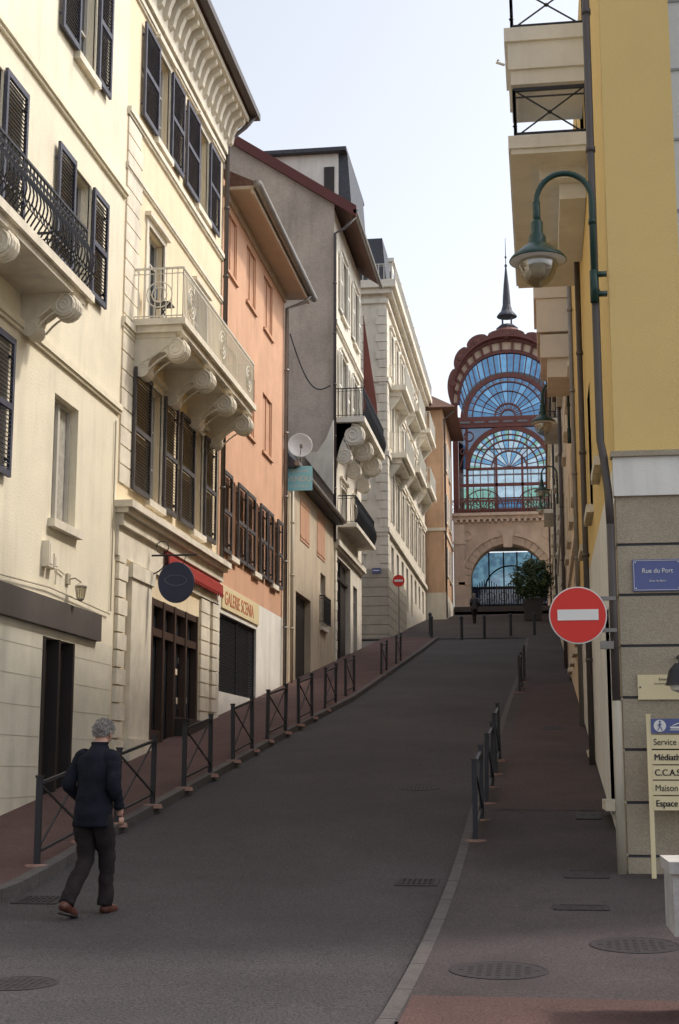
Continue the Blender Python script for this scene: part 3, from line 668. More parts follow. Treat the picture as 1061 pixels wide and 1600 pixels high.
m=M().use(BLUEP);m.box(-7.9,-7.5,Y0-.14,Y0-.1,10.75,11.0);m.use(WHP);m.box(-7.85,-7.55,Y0-.145,Y0-.14,10.86,10.90);tag(m.obj("street_plaque",loc=(-7.7,Y0-.1,10.9)),"small blue street plaque on the white stone corner","sign")
# ---- tan house
T=thing("tan_house","small tan house with hipped eaves next to the pavilion","house",(-6.3,94,11))
X6=-6.0;Y0,Y1=90.2,99.4
H=[(92,93.1,z,z+2) for z in(14,17.5,21)]+[(95.5,96.6,z,z+2) for z in(14,17.5,21)]
m=M().use(TAN);wallholes(m,X6,1,Y0,Y1,10,24.6,H);shell(m,X6,1,Y0,Y1,10,24.6,6);m.obj("wall",T,norm=False)
for h in H:
    window(T,X6,1,h,rows=2)
    for a,b in((h[0]-.55,h[0]),(h[1],h[1]+.55)):
        m=M().use(SHUTW);m.box(X6,X6+.05,a,b,h[2],h[3]);m.box(X6+.05,X6+.06,a+.05,b-.05,h[2]+.1,h[3]-.1);m.obj("shutter",T)
m=M().use(WHITE5);m.box(X6-6,X6+.08,Y0-.08,Y1,10,12.6);m.obj("stone_base",T)
m=M().use(WHITE5);m.box(X6-6,X6+.08,Y0-.08,Y1,16.6,16.8);m.obj("string_course",T)
m=M().use(TILE);m.add([(-5.1,Y0-.8,24.6),(-5.1,Y1,24.6),(-12.6,Y1,24.6),(-12.6,Y0-.8,24.6),(-9,Y0+3,27.4),(-9,Y1,27.4)],[(0,1,5,4),(0,4,3),(3,4,5,2),(0,3,2,1),(1,2,5)]);m.obj("roof",T)
pipe(T,[(-5.3,Y0,24.5),(-5.9,Y0+.1,24),(-5.9,Y0+.1,11)],.07,DPIPE)
# ================================================================ PAVILION
T=thing("pavilion","domed art nouveau pavilion with stone arch, blue stained glass and spire","pavilion",(-1.95,101,12.3))
cx=-1.95;ax=-2.15;Yp=100;zb=12.0
arc=lambda c,cz,r,n,a0,a1,sx=1,sz=1:[(c+r*sx*math.cos(a0+(a1-a0)*i/n),cz+r*sz*math.sin(a0+(a1-a0)*i/n)) for i in range(n+1)]
m=M().use(STONEA)
out=[(-6.0,zb),(-6.0,19.2),(2.2,19.2),(2.2,zb),(ax+2.67,zb)]+arc(ax,14.5,2.67,24,0,pi)+[(ax-2.67,zb)]
m.extr(out,'y',Yp,Yp+1.2)
m.box(ax-3.6,ax-2.9,Yp+1.2,Yp+7,zb,17.6);m.box(ax+2.9,ax+3.6,Yp+1.2,Yp+7,zb,17.6)
m.extr([(-6.0,17.7),(-6,19.2),(2.2,19.2),(2.2,17.7)],'y',Yp+1.2,Yp+7)
wall=m.obj("wall",T)
m=M().use(STONEA)
for k in range(19):
    t0=pi*k/19+.006;t1=pi*(k+1)/19-.006
    m.ring(ax,14.5,2.69,3.25,Yp-.12,Yp,t0,t1,3)
m.ring(ax,14.5,3.25,3.42,Yp-.22,Yp,0,pi,32)
for x in(-5.95,1.4): 
    m.box(x,x+.75,Yp-.2,Yp,zb,18.6);m.box(x-.06,x+.81,Yp-.28,Yp,17.2,17.45)
for x in (ax-3.45,ax+2.69): m.box(x,x+.76,Yp-.12,Yp,zb,14.5);m.box(x-.05,x+.81,Yp-.2,Yp,14.3,14.5)
for x in(-5.0,.7): m.ring(x,17.9,.25,.42,Yp-.08,Yp,0,2*pi,16)
m.box(-6.15,2.35,Yp-.45,Yp+1.2,19.2,19.4);m.box(-6.05,2.25,Yp-.25,Yp,18.95,19.2)
for k in range(20):
    x=-5.9+k*.41;m.box(x,x+.18,Yp-.36,Yp,18.75,18.95)
m.extr([(ax-.3,16.9),(ax+.3,16.9),(ax+.4,18.1),(ax-.4,18.1)],'y',Yp-.35,Yp)
m.obj("archivolt",T)
for i in range(3):
    m=M().use(KERB);m.box(-6,2.2,98.0+i*.5,100+.1,12.2,12.3+.12*(i+1)-.001*i);m.obj("step",T)
m=M().use(IRON);x=ax-2.6
while x<ax+2.6: m.tube([(x,Yp+1.3,12.6),(x,Yp+1.3,14.6+.25*math.sin((x-ax)*3))],.035,5);x+=.17
m.bar((ax-2.6,Yp+1.3,14.3),(ax+2.6,Yp+1.3,14.3),.07);m.bar((ax-2.6,Yp+1.3,12.9),(ax+2.6,Yp+1.3,12.9),.07)
for k in range(6): m.tube([(ax-2.2+k*.9+.3*math.cos(a),Yp+1.28,13.6+.3*math.sin(a)) for a in[j*2*pi/12 for j in range(13)]],.025,5)
m.obj("gate",T)
m=M().use(GDARK);m.box(ax-2.9,ax+2.9,Yp+6.8,Yp+6.82,12.6,15.0);m.use(GCLEAR);m.box(ax-2.9,ax+2.9,Yp+6.8,Yp+6.82,15.0,17.6);bw=m.obj("back_window",T)
m=M().use(IRON)
for x in(-2.9,-1.6,-.5,.5,1.6,2.8): m.bar((ax+x,Yp+6.7,12.6),(ax+x,Yp+6.7,17.6),.1)
for z in(13.6,14.9): m.bar((ax-2.9,Yp+6.7,z),(ax+2.9,Yp+6.7,z),.12)
m.ring(ax,14.6,1.9,2.0,Yp+6.6,Yp+6.7,0,pi,24);m.obj("frame",bw)
CZ=27.5
def cv(t,a,b,e1=.92,e2=.9):
    c=math.cos(t);s_=max(0,math.sin(t));return (cx+a*abs(c)**e1*(1 if c>0 else -1),CZ+b*s_**e2)
def band(m,a0,b0,a1,b1,ya,yb,n=48,lob=0,eo=None,nl=3.5):
    for i in range(n):
        P=[]
        for j in (i,i+1):
            t=pi*j/n;l=lob*math.sqrt(abs(math.sin(nl*t)))
            p=cv(t,a0,b0);q=cv(t,a1,b1,*(eo or (.92,.9)))
            dx,dz=q[0]-cx,q[1]-CZ-0.5;L_=math.hypot(dx,dz) or 1
            P.append((p,(q[0]+dx/L_*l,q[1]+max(0,dz)/L_*l)))
        m.extr([P[0][0],P[0][1],P[1][1],P[1][0]],'y',ya,yb)
zf=26.5;yf=Yp+.2
F=M().use(REDB)
for x in(-4.0,3.62): F.box(cx+x,cx+x+.38,yf-.1,yf+.25,19.4,27.6)
F.box(cx-3.95,cx+3.95,yf-.16,yf+.2,25.72,26.5)
F.box(cx-3.95,cx+3.95,yf-.14,yf+.2,19.4,19.75)
for x in(-3.1,2.9): F.box(cx+x,cx+x+.2,yf-.06,yf+.1,19.6,25.8)
for x in(-1.0,.84): F.box(cx+x,cx+x+.16,yf-.05,yf+.1,19.6,23.6)
for x in(-.33,.27): F.box(cx+x,cx+x+.06,yf-.04,yf+.1,19.6,22.7)
for x in(-3.6,-2.6,-2.1,-1.55,1.5,2.05,2.55,3.5): F.box(cx+x,cx+x+.06,yf-.04,yf+.1,19.6,22.6)
F.box(cx-3.6,cx+3.6,yf-.05,yf+.1,21.4,21.62);F.box(cx-3.0,cx+3.0,yf-.06,yf+.1,22.6,22.78);F.box(cx-3.6,cx+3.6,yf-.04,yf+.1,20.5,20.58)
for r,w in((3.15,.36),(2.5,.08),(2.1,.1),(1.3,.1)): F.ring(cx,22.7,r-w,r,yf-.09,yf+.1,0,pi,28)
for k in range(1,16):
    t=pi*k/16;F.bar((cx+1.3*math.cos(t),yf,22.7+1.3*math.sin(t)),(cx+2.9*math.cos(t),yf,22.7+2.9*math.sin(t)),.06)
for k in range(1,9):
    t=pi*k/9;F.bar((cx,yf,22.7),(cx+1.25*math.cos(t),yf,22.7+1.25*math.sin(t)),.05)
for s in(-1,1):
    for q,rr in(((2.85,25.1),.38),((3.3,24.0),.22)):
        F.ring(cx+s*q[0],q[1],rr-.08,rr,yf-.09,yf+.1,0,2*pi,18)
    F.bar((cx+s*3.55,yf,22.8),(cx+s*2.9,yf,24.6),.08)
for s in(-1.9,1.9):
    for r in(.9,1.5): F.ring(cx+s,19.7,r-.06,r,yf-.05,yf+.06,0,pi,16)
    for k in range(1,8):
        t=pi*k/8;F.bar((cx+s,yf,19.7),(cx+s+1.45*math.cos(t),yf,19.7+1.45*math.sin(t)),.05)
for r,w in((3.2,.3),(2.6,.08),(1.9,.05),(1.0,.1),(.55,.1)): F.ring(cx,zf,r-w,r,yf-.1,yf+.12,0,pi,36)
for k in range(1,16):
    t=pi*k/16;F.bar((cx+.55*math.cos(t),yf,zf+.55*math.sin(t)),(cx+2.95*math.cos(t),yf,zf+2.95*math.sin(t)),.05)
band(F,3.45,3.7,3.62,3.95,yf-.16,yf+.2);band(F,3.88,4.55,4.0,4.8,yf-.3,yf+.2)
for k in range(1,24):
    t=pi*k/24;q=cv(t,3.5,3.8);F.bar((cx+3.1*math.cos(t),yf,zf+3.1*math.sin(t)),(q[0],yf,q[1]),.08)
for k in range(0,18):
    t=pi*k/17;p=cv(t,3.6,3.9);q=cv(t,3.95,4.7);F.bar((p[0],yf-.14,p[1]),(q[0],yf-.14,q[1]),.17)
F.obj("window_frame",T)
P=M().use(CREAMP);band(P,3.62,3.95,3.88,4.55,yf-.04,yf+.06);P.obj("arch_panels",T)
for k in range(7):
    P=M().use(REDB);P.box(cx-3.55+k*1.03,cx-3.55+k*1.03+.9,yf-.19,yf-.16,25.98,26.22);P.use(GDARK);P.box(cx-3.45+k*1.03,cx-3.45+k*1.03+.7,yf-.2,yf-.19,26.04,26.16);P.obj("frieze_panel",T)
Gm=M().use(GBLUE);y=yf+.03
def fan(c,z,r0,r1,n,ms):
    for k in range(n):
        Gm.use(ms[k%len(ms)]);t0=pi*k/n;t1=pi*(k+1)/n
        Gm.add([(c+r0*math.cos(t0),y,z+r0*math.sin(t0)),(c+r1*math.cos(t0),y,z+r1*math.sin(t0)),(c+r1*math.cos(t1),y,z+r1*math.sin(t1)),(c+r0*math.cos(t1),y,z+r0*math.sin(t1))],[(0,1,2,3)])
fan(cx,zf,0.01,1.0,16,[GDARK,GBLUE]);fan(cx,zf,1.0,2.55,16,[GBLUE,GBLUE,GLBLU]);fan(cx,zf,2.55,3.1,32,[GBLUE,GDARK])
for k in range(36):
    t0=pi*k/36;t1=pi*(k+1)/36;Gm.use([GLBLU,GBLUE,GBLUE][(k//2)%3])
    A=lambda t:(cx+3.1*math.cos(t),y,zf+3.1*math.sin(t))
    def B(t):
        q=cv(t,3.55,3.85);return (q[0],y,q[1])
    Gm.add([A(t0),B(t0),B(t1),A(t1)],[(0,1,2,3)])
fan(cx,22.7,0.01,1.3,9,[GCLEAR,GLBLU]);fan(cx,22.7,1.3,2.1,16,[GCLEAR,GCLEAR,GLBLU]);fan(cx,22.7,2.1,2.95,32,[GCLEAR,GGREEN,GLBLU])
Gm.use(GCLEAR);Gm.quad((cx-1.0,y,20.5),(cx+1.0,y,20.5),(cx+1.0,y,22.7),(cx-1.0,y,22.7))
Gm.use(GBLUE);Gm.quad((cx-1.0,y,19.6),(cx+1.0,y,19.6),(cx+1.0,y,20.5),(cx-1.0,y,20.5))
for s in(-1,1):
    Gm.use(GGREEN);Gm.quad((cx+s*3.6,y,19.6),(cx+s*1.0,y,19.6),(cx+s*1.0,y,21.3),(cx+s*3.6,y,21.3))
    Gm.use(GCLEAR);Gm.quad((cx+s*3.6,y,21.3),(cx+s*1.0,y,21.3),(cx+s*1.0,y,22.7),(cx+s*3.6,y,22.7))
    Gm.use(GDARK);Gm.add([(cx+s*3.6,y+.01,22.7),(cx+s*3.6,y+.01,25.8),(cx,y+.01,25.8),(cx+s*1.2,y+.01,25.4),(cx+s*2.1,y+.01,24.85),(cx+s*2.75,y+.01,24),(cx+s*3,y+.01,22.7)],[(0,1,2,3,4,5,6)])
Gm.obj("window_glass",T,norm=False)
F=M().use(REDB);yr=Yp+6.6
for x in(-3.95,3.6): F.box(cx+x,cx+x+.35,yr-.1,yr+.2,19.4,27.6)
for x in(-1.3,1.2): F.box(cx+x,cx+x+.1,yr-.1,yr+.1,19.4,28)
for z in(21.5,23.5,25.5): F.box(cx-3.6,cx+3.6,yr-.1,yr+.1,z,z+.1)
F.box(cx-3.9,cx+3.9,yr-.1,yr+.1,27.5,27.7);band(F,3.5,3.8,3.8,4.1,yr-.1,yr+.1,30);F.obj("rear_frame",T)
m=M().use(REDB);railing(m,[(cx-4.1,Yp-.35),(cx+4.1,Yp-.35)],19.4,20.3,.22,.03,curls=True,top=.08);m.obj("balustrade",T)
m=M().use(ROOFR);band(m,3.98,4.78,4.0,5.0,Yp-.35,Yp+.9,98,.36,(.72,.8),7)
m.use(REDB);band(m,3.98,4.78,4.02,4.95,Yp-.5,Yp-.34,60)
m.use(ROOFR)
for k in range(7):
    t=pi*(k+.5)/7;p=cv(t,4.0,5.0,.72,.8);m.lathe((p[0],Yp-.36,p[1]-.1),[(.001,-.05),(.28,-.05),(.2,.05),(.001,.08)],14,Matrix.Rotation(pi/2,3,'X'))
m.obj("roof",T)
m=M().use(ROOFR);m.lathe((cx+.05,Yp+1.0,32.5),[(1.4,0),(1.1,.4),(.8,.7),(.3,.8)],16)
m.use(SLATE);sx=cx+.05;z0=33.2
m.lathe((sx,Yp+1.0,z0),[(.75,0),(.8,.15),(.6,.3),(.55,.35)],8)
for k in range(4): m.tube([(sx+.45*math.cos(k*pi/2+.78),Yp+1.0+.45*math.sin(k*pi/2+.78),z0+.3),(sx+.45*math.cos(k*pi/2+.78),Yp+1.0+.45*math.sin(k*pi/2+.78),z0+1.0)],.06,5)
m.lathe((sx,Yp+1.0,z0+1.0),[(.75,0),(.72,.12),(.42,.45),(.3,.9),(.27,1.5),(.2,2.4),(.12,3.2),(.05,3.9)],12)
m.lathe((sx,Yp+1.0,z0+4.8),[(.02,0),(.1,.1),(.1,.2),(.03,.3),(.03,.7),(.09,.8),(.03,.95),(.015,2.3)],8);m.obj("spire",T)
# ================================================================ RIGHT SIDE
XR=.85;RT=13.7
T=thing("corner_house","corner house with yellow upper wall above grey banded stone base","house",(1.5,16,.4))
Y0=15.5;Y1=30.3
H=[(18.5,19.6,5.6,7.6),(22,23.1,5.6,7.6),(26,27.1,5.6,7.6),(21,22.4,10.9,13),(24,25.4,10.9,13),(18.2,19.2,1.2,3.6),(24.5,25.6,1.9,4.3)]
m=M().use(YEL);wallholes(m,XR+.003,-1,Y0,Y1,4.97,RT,H)
m.quad((XR,Y0,4.97),(1.63,Y0,4.97),(1.63,Y0,RT),(XR,Y0,RT));m.quad((1.63,Y0,4.97),(1.63,Y0+1.2,4.97),(1.63,Y0+1.2,RT),(1.63,Y0,RT))
m.quad((1.63,Y0,4.97),(4.5,Y0,4.97),(4.5,Y0,7.0),(1.63,Y0,7.0))
m.use(WHITEP);wallholes(m,XR+.003,-1,Y0,Y1,-.3,4.97,H)
m.quad((XR,Y1,-.5),(8,Y1,-.5),(8,Y1,RT),(XR,Y1,RT));m.quad((XR,Y0,RT),(8,Y0,RT),(8,Y1,RT),(XR,Y1,RT));m.quad((8,Y0,-.5),(8,Y1,-.5),(8,Y1,RT),(8,Y0,RT))
m.use(WHITEB);m.quad((1.64,Y0+.9,7.0),(8,Y0+.9,7.0),(8,Y0+.9,RT),(1.64,Y0+.9,RT));m.quad((1.63,Y0,7.0),(4.5,Y0,7.0),(4.5,Y0+.9,7.0),(1.63,Y0+.9,7.0))
m.obj("wall",T,norm=False)
for h in H: window(T,XR,-1,h,sill=True,rows=2)
m=M().use(mat("grey cladding joint",(.35,.38,.42)))
for k in range(7): m.box(1.7,4.5,Y0+.88,Y0+.9,7.2+k*.9,7.23+k*.9)
m.obj("cladding_joints",T)
m=M().use(GREYST)
m.box(XR+.012,4.5,Y0-.03,Y0+.5,-.4,4.5)
z=4.5
while z>.0:
    zn=max(-.2,z-.545);m.box(XR-.012,4.5,Y0-.06,Y0+.012,zn+.03,z);m.box(XR-.012,XR+.012,Y0+.012,Y0+.9,zn+.03,z);z=zn
m.obj("stone_base",T)
m=M().use(JOINT)
z=4.5
while z>.3:
    zn=z-.545;m.box(XR-.004,4.5,Y0-.045,Y0+.0,zn,zn+.03);z=zn
m.obj("joints",T)
m=M().use(WHITEP);m.box(XR-.03,4.6,Y0-.1,Y0+.05,4.5,4.93);m.use(GREYST);m.box(XR-.05,4.6,Y0-.14,Y0+.05,4.93,4.99);m.obj("cornice",T)
pipe(T,[(.70,Y0+.05,RT),(.70,Y0+.05,5.15),(.73,Y0+.02,4.95),(.765,Y0-.02,4.55),(.775,Y0-.05,4.2)],.045,DPIPE)
pipe(T,[(.775,Y0-.05,4.2),(.775,Y0-.05,2.3)],.045,DPIPE)
pipe(T,[(.775,Y0-.05,2.3),(.775,Y0-.05,.45)],.052,CPIPE)
pipe(T,[(XR-.07,24,10.4),(XR-.07,24,1.6)],.05,DPIPE);pipe(T,[(XR-.07,29.5,13),(XR-.07,29.5,2.3)],.05,ZINC)
def xrail(m,x0,x1,y0,y1,z0,z1):
    for a,b in(((x1,y0),(x0,y0)),((x0,y0),(x0,y1)),((x0,y1),(x1,y1))):
        d=math.hypot(a[0]-b[0],a[1]-b[1]);n=max(1,round(d/.85))
        for i in range(n):
            p=[a[k]+(b[k]-a[k])*i/n for k in(0,1)];q=[a[k]+(b[k]-a[k])*(i+1)/n for k in(0,1)]
            m.bar((*p,z0),(*q,z1),.02);m.bar((*p,z1),(*q,z0),.02);m.bar((*p,z0),(*p,z1),.03);m.bar((*q,z0),(*q,z1),.03)
            m.lathe(((p[0]+q[0])/2,(p[1]+q[1])/2,(z0+z1)/2),[(.001,-.04),(.04,0),(.001,.04)],8)
        m.bar((*a,z1),(*b,z1),.05);m.bar((*a,z0+.06),(*b,z0+.06),.03);m.bar((*a,z1-.12),(*b,z1-.12),.02)
m=M().use(WHITEP);m.box(-.30,XR-.0,20,26.2,10.66,10.86);m.box(-.26,XR,20.04,26.1,10.58,10.66);m.box(.15,XR-.002,20.6,23.2,10.4,10.58);m.box(.45,XR-.002,20.8,23.6,10.15,10.4);b=m.obj("balcony",T)
m=M().use(IRON);xrail(m,-.2,XR,20.08,26,10.86,11.62);m.obj("railing",b)
m=M().use(WHITEP);m.box(-.33,XR-.0,20,21.6,12.38,12.6);m.box(-.28,XR,20.05,21.5,11.95,12.38);m.box(-.24,XR,20.1,21.4,11.72,11.95);b=m.obj("balcony",T)
m=M().use(IRON);xrail(m,-.22,XR,20.08,21.5,12.6,13.35);m.obj("railing",b)
m=M().use(WIRON);m.tube([(-.33,20.1,12.05),(-.45,20.1,12.1),(-.42,20.1,12.14)],.02);m.obj("overflow_spout",T)
def rhouse(lab,y0,y1,z0,top,mt,rows,step,name="terraced_house",sm=None):
    T=thing(name,lab,"house",(1.5,y0,g(y0)))
    H=[]
    for z in rows:
        y=y0+1
        while y<y1-1.5: H.append((y,y+1.1,z,z+1.8));y+=step
    m=M().use(mt);wallholes(m,XR,-1,y0,y1,z0,top,H);shell(m,XR,-1,y0,y1,z0,top,7);m.obj("wall",T,norm=False)
    for h in H: window(T,XR,-1,h,rows=2)
    m=M().use(TRIM);m.box(XR-.18,XR,y0,y1,top-.35,top-.1);m.obj("cornice",T)
    m=M().use(TRIM);m.box(XR-.08,XR,y0,y1,rows[0]+2.2,rows[0]+2.35);m.obj("string_course",T)
    m=M().use(TILE);m.box(XR-.3,8,y0,y1,top-.1,top+.05);m.obj("roof",T)
    pipe(T,[(XR-.1,y1-.3,top-.2),(XR-.1,y1-.3,g(y1)+.1)],.06,DPIPE)
    return T
T2=rhouse("cream terraced house with a pale rendered balcony",30.35,45,1.5,13.3,YCREAM,[4.4,7.6,10.6],3.2)
m=M().use(PEACH);m.box(.02,XR,32,34.4,12.35,12.65);m.box(.08,XR,32.05,34.3,11.55,12.35);m.box(.15,XR,32.1,34.2,10.95,11.5);m.box(.3,XR,32.2,34,10.5,10.95);b=m.obj("balcony",T2)
m=M().use(IRON);railing(m,[(XR,32.05),(.08,32.05),(.08,34.3)],12.65,13.0,.12,.014);m.obj("railing",b)
T3=rhouse("ochre terraced house with small balcony and downpipes",45.05,65,4,16.8,OCHRE,[8,11,14],3.4)
m=M().use(WHITE5);m.box(.3,XR,47.9,51.1,13.2,13.4);b=m.obj("balcony",T3);m=M().use(IRON);railing(m,[(XR,48),(.35,48),(.35,51),(XR,51)],13.4,14.4,.15,.02);m.obj("railing",b)
T4=rhouse("pale stone terraced house beside the pavilion",65.05,98,7,20.5,WHITE5,[11.5,15],4)
m=M().use(WHITE5);m.box(.3,XR,69.9,74.1,14,14.2);b=m.obj("balcony",T4);m=M().use(IRON);railing(m,[(XR,70),(.35,70),(.35,74),(XR,74)],14.2,15.2,.15,.02);m.obj("railing",b)
# ---- signs on the corner
S=thing("street_name_plaque","blue enamel street name plaque on grey stone","sign",(1.2,15.42,3.6))
m=M().use(BLUEP);m.box(.99,1.50,15.415,15.435,3.46,3.80);m.obj("panel",S)
m=M();m.text("Rue du Port",.072,(1.25,15.411,3.655),(1,0,0),(0,0,1),WHP,'CENTER',.001,sx=.92);m.text("Evian les Bains",.03,(1.25,15.411,3.56),(1,0,0),(0,0,1),WHP,'CENTER',.001)
m.use(WHP)
for a in((1.0,1.49,3.47,3.474),(1.0,1.49,3.786,3.79),(1.0,1.004,3.47,3.79),(1.486,1.49,3.47,3.79)): m.box(a[0],a[1],15.411,15.414,a[2],a[3])
for x in(1.02,1.47):
    for z in(3.49,3.77): m.lathe((x,15.41,z),[(.008,-.003),(.006,.004)],8,Matrix.Rotation(pi/2,3,'X'))
m.obj("lettering",S)
S=thing("notice_plaque","cream notice plaque screwed to grey stone wall","sign",(1.2,15.42,2.4))
m=M().use(CREAMS);m.box(1.0,1.55,15.415,15.435,2.31,2.57);m.obj("panel",S)
m=M();m.text("Evian...",.04,(1.275,15.411,2.51),(1,0,0),(0,0,1),BLK,'CENTER',.001);m.text("Base Sud Evian-les-Bains",.022,(1.28,15.411,2.47),(1,0,0),(0,0,1),BLK,'CENTER',.001)
for x in(1.025,1.525): m.lathe((x,15.41,2.44),[(.01,-.003),(.008,.004)],8,Matrix.Rotation(pi/2,3,'X'))
m.obj("lettering",S)
S=thing("direction_sign","pedestrian direction board with blue header and cream strips on a post","sign",(1.1,15.2,.2))
for x in(1.055,1.75): m=M().use(CREAMS);m.box(x,x+.045,15.15,15.2,g(15.2)+.05,2.14);m.box(x-.004,x+.049,15.146,15.204,2.14,2.15);m.obj("post",S)
m=M().use(BLUEP);m.box(1.10,1.75,15.14,15.18,1.955,2.10);h=m.obj("header",S)
m=M().use(WHP);RX=Matrix.Rotation(pi/2,3,'X')
m.lathe((1.19,15.136,2.028),[(.062,-.001),(.062,.001),(.001,.001)],28,RX)
m.use(BLUEP);m.lathe((1.192,15.132,2.071),[(.011,-.001),(.011,.001),(.001,.001)],10,RX)
for a,b,w in(((1.191,2.056),(1.188,2.022),.014),((1.188,2.024),(1.205,2.003),.009),((1.205,2.003),(1.212,1.978),.008),((1.188,2.024),(1.178,2.0),.009),((1.178,2.0),(1.163,1.982),.008),((1.191,2.052),(1.21,2.036),.007),((1.21,2.036),(1.222,2.038),.006),((1.19,2.052),(1.172,2.036),.007),((1.172,2.036),(1.168,2.022),.006)): m.extr([(a[0]-w/2,a[1]),(a[0]+w/2,a[1]),(b[0]+w/2,b[1]),(b[0]-w/2,b[1])],'y',15.129,15.133)
m.use(WHP)
m.extr([(1.30,2.0),(1.38,2.0),(1.395,2.02),(1.29,2.02)],'y',15.133,15.136);m.extr([(1.31,2.03),(1.375,2.06),(1.385,2.05),(1.33,2.03)],'y',15.133,15.136);m.extr([(1.29,1.982),(1.40,1.982),(1.40,1.99),(1.29,1.99)],'y',15.133,15.136);m.obj("pictogram",h)
txt=["Service social","Médiathèque","C.C.A.S.","Maison des arts","Espace jeunes"]
for i,t in enumerate(txt):
    z1=1.935-i*.155;m=M().use(CREAMS);m.box(1.10,1.75,15.145,15.175,z1-.14,z1);s_=m.obj("panel",S)
    m=M()
    bo=i in(1,2,4)
    m.text(t,.092,(1.118,15.141,z1-.102),(1,0,0),(0,0,1),BLK,'LEFT',.001,sx=.88)
    if bo: m.text(t,.092,(1.1225,15.1405,z1-.101),(1,0,0),(0,0,1),BLK,'LEFT',.001,sx=.88)
    m.obj("lettering",s_)
S=thing("no_entry_sign","round red no entry sign with white bar on a wall bracket","sign",(.395,15.3,3.2))
m=M().use(WHP);m.lathe((.395,15.30,3.2),[(.001,-.01),(.305,-.01),(.305,.01),(.001,.01)],48,RX)
m.use(REDP);m.lathe((.395,15.285,3.2),[(.001,-.003),(.292,-.003),(.292,.003),(.001,.003)],48,RX)
m.use(WHP);m.box(.18,.61,15.276,15.28,3.145,3.26);m.obj("disc",S)
m=M().use(ZINC);m.box(.30,.80,15.32,15.36,3.02,3.06);m.box(.30,.80,15.32,15.36,3.36,3.40);m.box(.62,.76,15.28,15.36,2.84,2.92);m.obj("bracket",S)
S=thing("no_entry_sign","small distant no entry sign on a pole by the stone base","sign",(-6.3,66,7.6))
m=M().use(REDP);m.lathe((-6.55,66,10.25),[(.001,-.01),(.28,-.01),(.28,.01),(.001,.01)],32,RX);m.use(WHP);m.box(-6.75,-6.35,65.97,65.98,10.20,10.30);m.obj("disc",S)
m=M().use(ZINC);m.tube([(-6.55,66.04,7.4),(-6.55,66.04,10.5)],.03);m.obj("post",S)
m=M().use(mat("light stone pillar",(.42,.40,.37),var=.2,scale=6,fine=.1));m.box(.90,1.5,9.0,9.5,-.1,.62);m.box(.74,1.5,8.9,9.55,.62,.98);m.box(.72,1.52,8.87,9.58,.98,1.05);tag(m.obj("stone_pillar",loc=(1,9.2,0)),"pale weathered stone block on a pillar at the pavement edge","pillar")
m=M().use(IRON);m.lathe((1.40,14.9,2.5),[(.001,.16),(.06,.15),(.12,.08),(.15,-.05),(.16,-.07)],16);m.tube([(1.40,14.9,2.65),(1.43,15.2,2.75),(1.43,15.44,2.75)],.02);m.use(BULB);m.lathe((1.40,14.9,2.4),[(.001,-.06),(.1,-.02),(.12,.03)],12)
tag(m.obj("spotlight",loc=(1.42,15.4,2.7)),"dark domed outdoor wall light on the stone base","wall lamp")
# ================================================================ LAMPS
def lamp(loc):
    T=thing("street_lamp","green gooseneck wall lamp with metal shade and glass globe","street lamp",loc,"gooseneck lamps along the right wall")
    x,y,z=loc
    m=M().use(GREENP)
    pts=[(x,y,z),(x,y,z+1.15)]
    for i in range(1,17):
        a=pi*i/16;pts.append((x-.31+.31*math.cos(a),y,z+1.2+.33*math.sin(a)))
    pts.append((x-.62,y,z+.95))
    m.tube(pts,.033,10);m.tube([(x,y,z-.02),(x,y,z+.35)],.05,10);m.tube([(x,y,z+.9),(x,y,z+.96)],.045,10);m.box(x-.02,x+.14,y-.03,y+.03,z+.05,z+.1);m.box(x-.02,x+.14,y-.03,y+.03,z+.28,z+.33)
    m.tube([(x-.62,y,z+1.2),(x-.62,y,z+.9)],.045,10);m.obj("arm",T,smooth=True)
    m=M().use(GREENP);m.lathe((x-.62,y,z),[(.05,.98),(.07,.95),(.07,.82),(.10,.78),(.10,.70),(.16,.66),(.30,.54),(.325,.50),(.32,.49),(.15,.58),(.05,.6)],28);m.obj("lamp_shade",T,smooth=True)
    m=M().use(WHP);m.lathe((x-.62,y,z),[(.312,.487),(.318,.497),(.15,.575),(.14,.57)],28);m.obj("reflector",T,smooth=True)
    m=M().use(GLOBE);m.lathe((x-.62,y,z),[(.20,.52),(.225,.45),(.19,.33),(.13,.24),(.06,.20),(.001,.19)],24);m.obj("globe",T,smooth=True)
    m=M().use(BULB);m.lathe((x-.62,y,z),[(.03,.5),(.09,.42),(.08,.34),(.001,.3)],12);m.obj("bulb",T,smooth=True)
    return T
L0=lamp((.69,15.5,6.75))
for y,z in((34,9.35),(57,12.1),(84,16.2)): copythings(L0,(.80,y,z))
# ================================================================ BARRIERS
def barrier():
    T=thing("street_barrier","dark metal pedestrian barrier with crossed bars on the kerbside","barrier",(0,0,-50),"crossed metal barriers along the kerbs")
    L_=1.5;sl=.14*L_;z0=-50
    for y,dz in((0,0),(L_,sl)):
        m=M().use(IRON);m.box(-.03,.03,y-.03,y+.03,z0+dz-.1,z0+dz+.93);m.box(-.038,.038,y-.038,y+.038,z0+dz+.93,z0+dz+.955);m.obj("post",T)
    for a,w in((.87,.035),(.14,.028)):
        m=M().use(IRON);m.bar((0,.03,z0+a),(0,L_-.03,z0+a+sl),w);m.obj("rail",T)
    m=M().use(IRON);m.bar((-.01,.03,z0+.16),(-.01,L_-.03,z0+.85+sl),.02);m.bar((.008,.03,z0+.85),(.008,L_-.03,z0+.16+sl),.02);m.obj("cross_brace",T)
    for y,dz in((0,0),(L_,sl)):
        m=M().use(PINK);m.lathe((0,y,z0+dz),[(.15,-.05),(.13,.006),(.001,.01)],9);m.obj("base_pad",T)
    return T
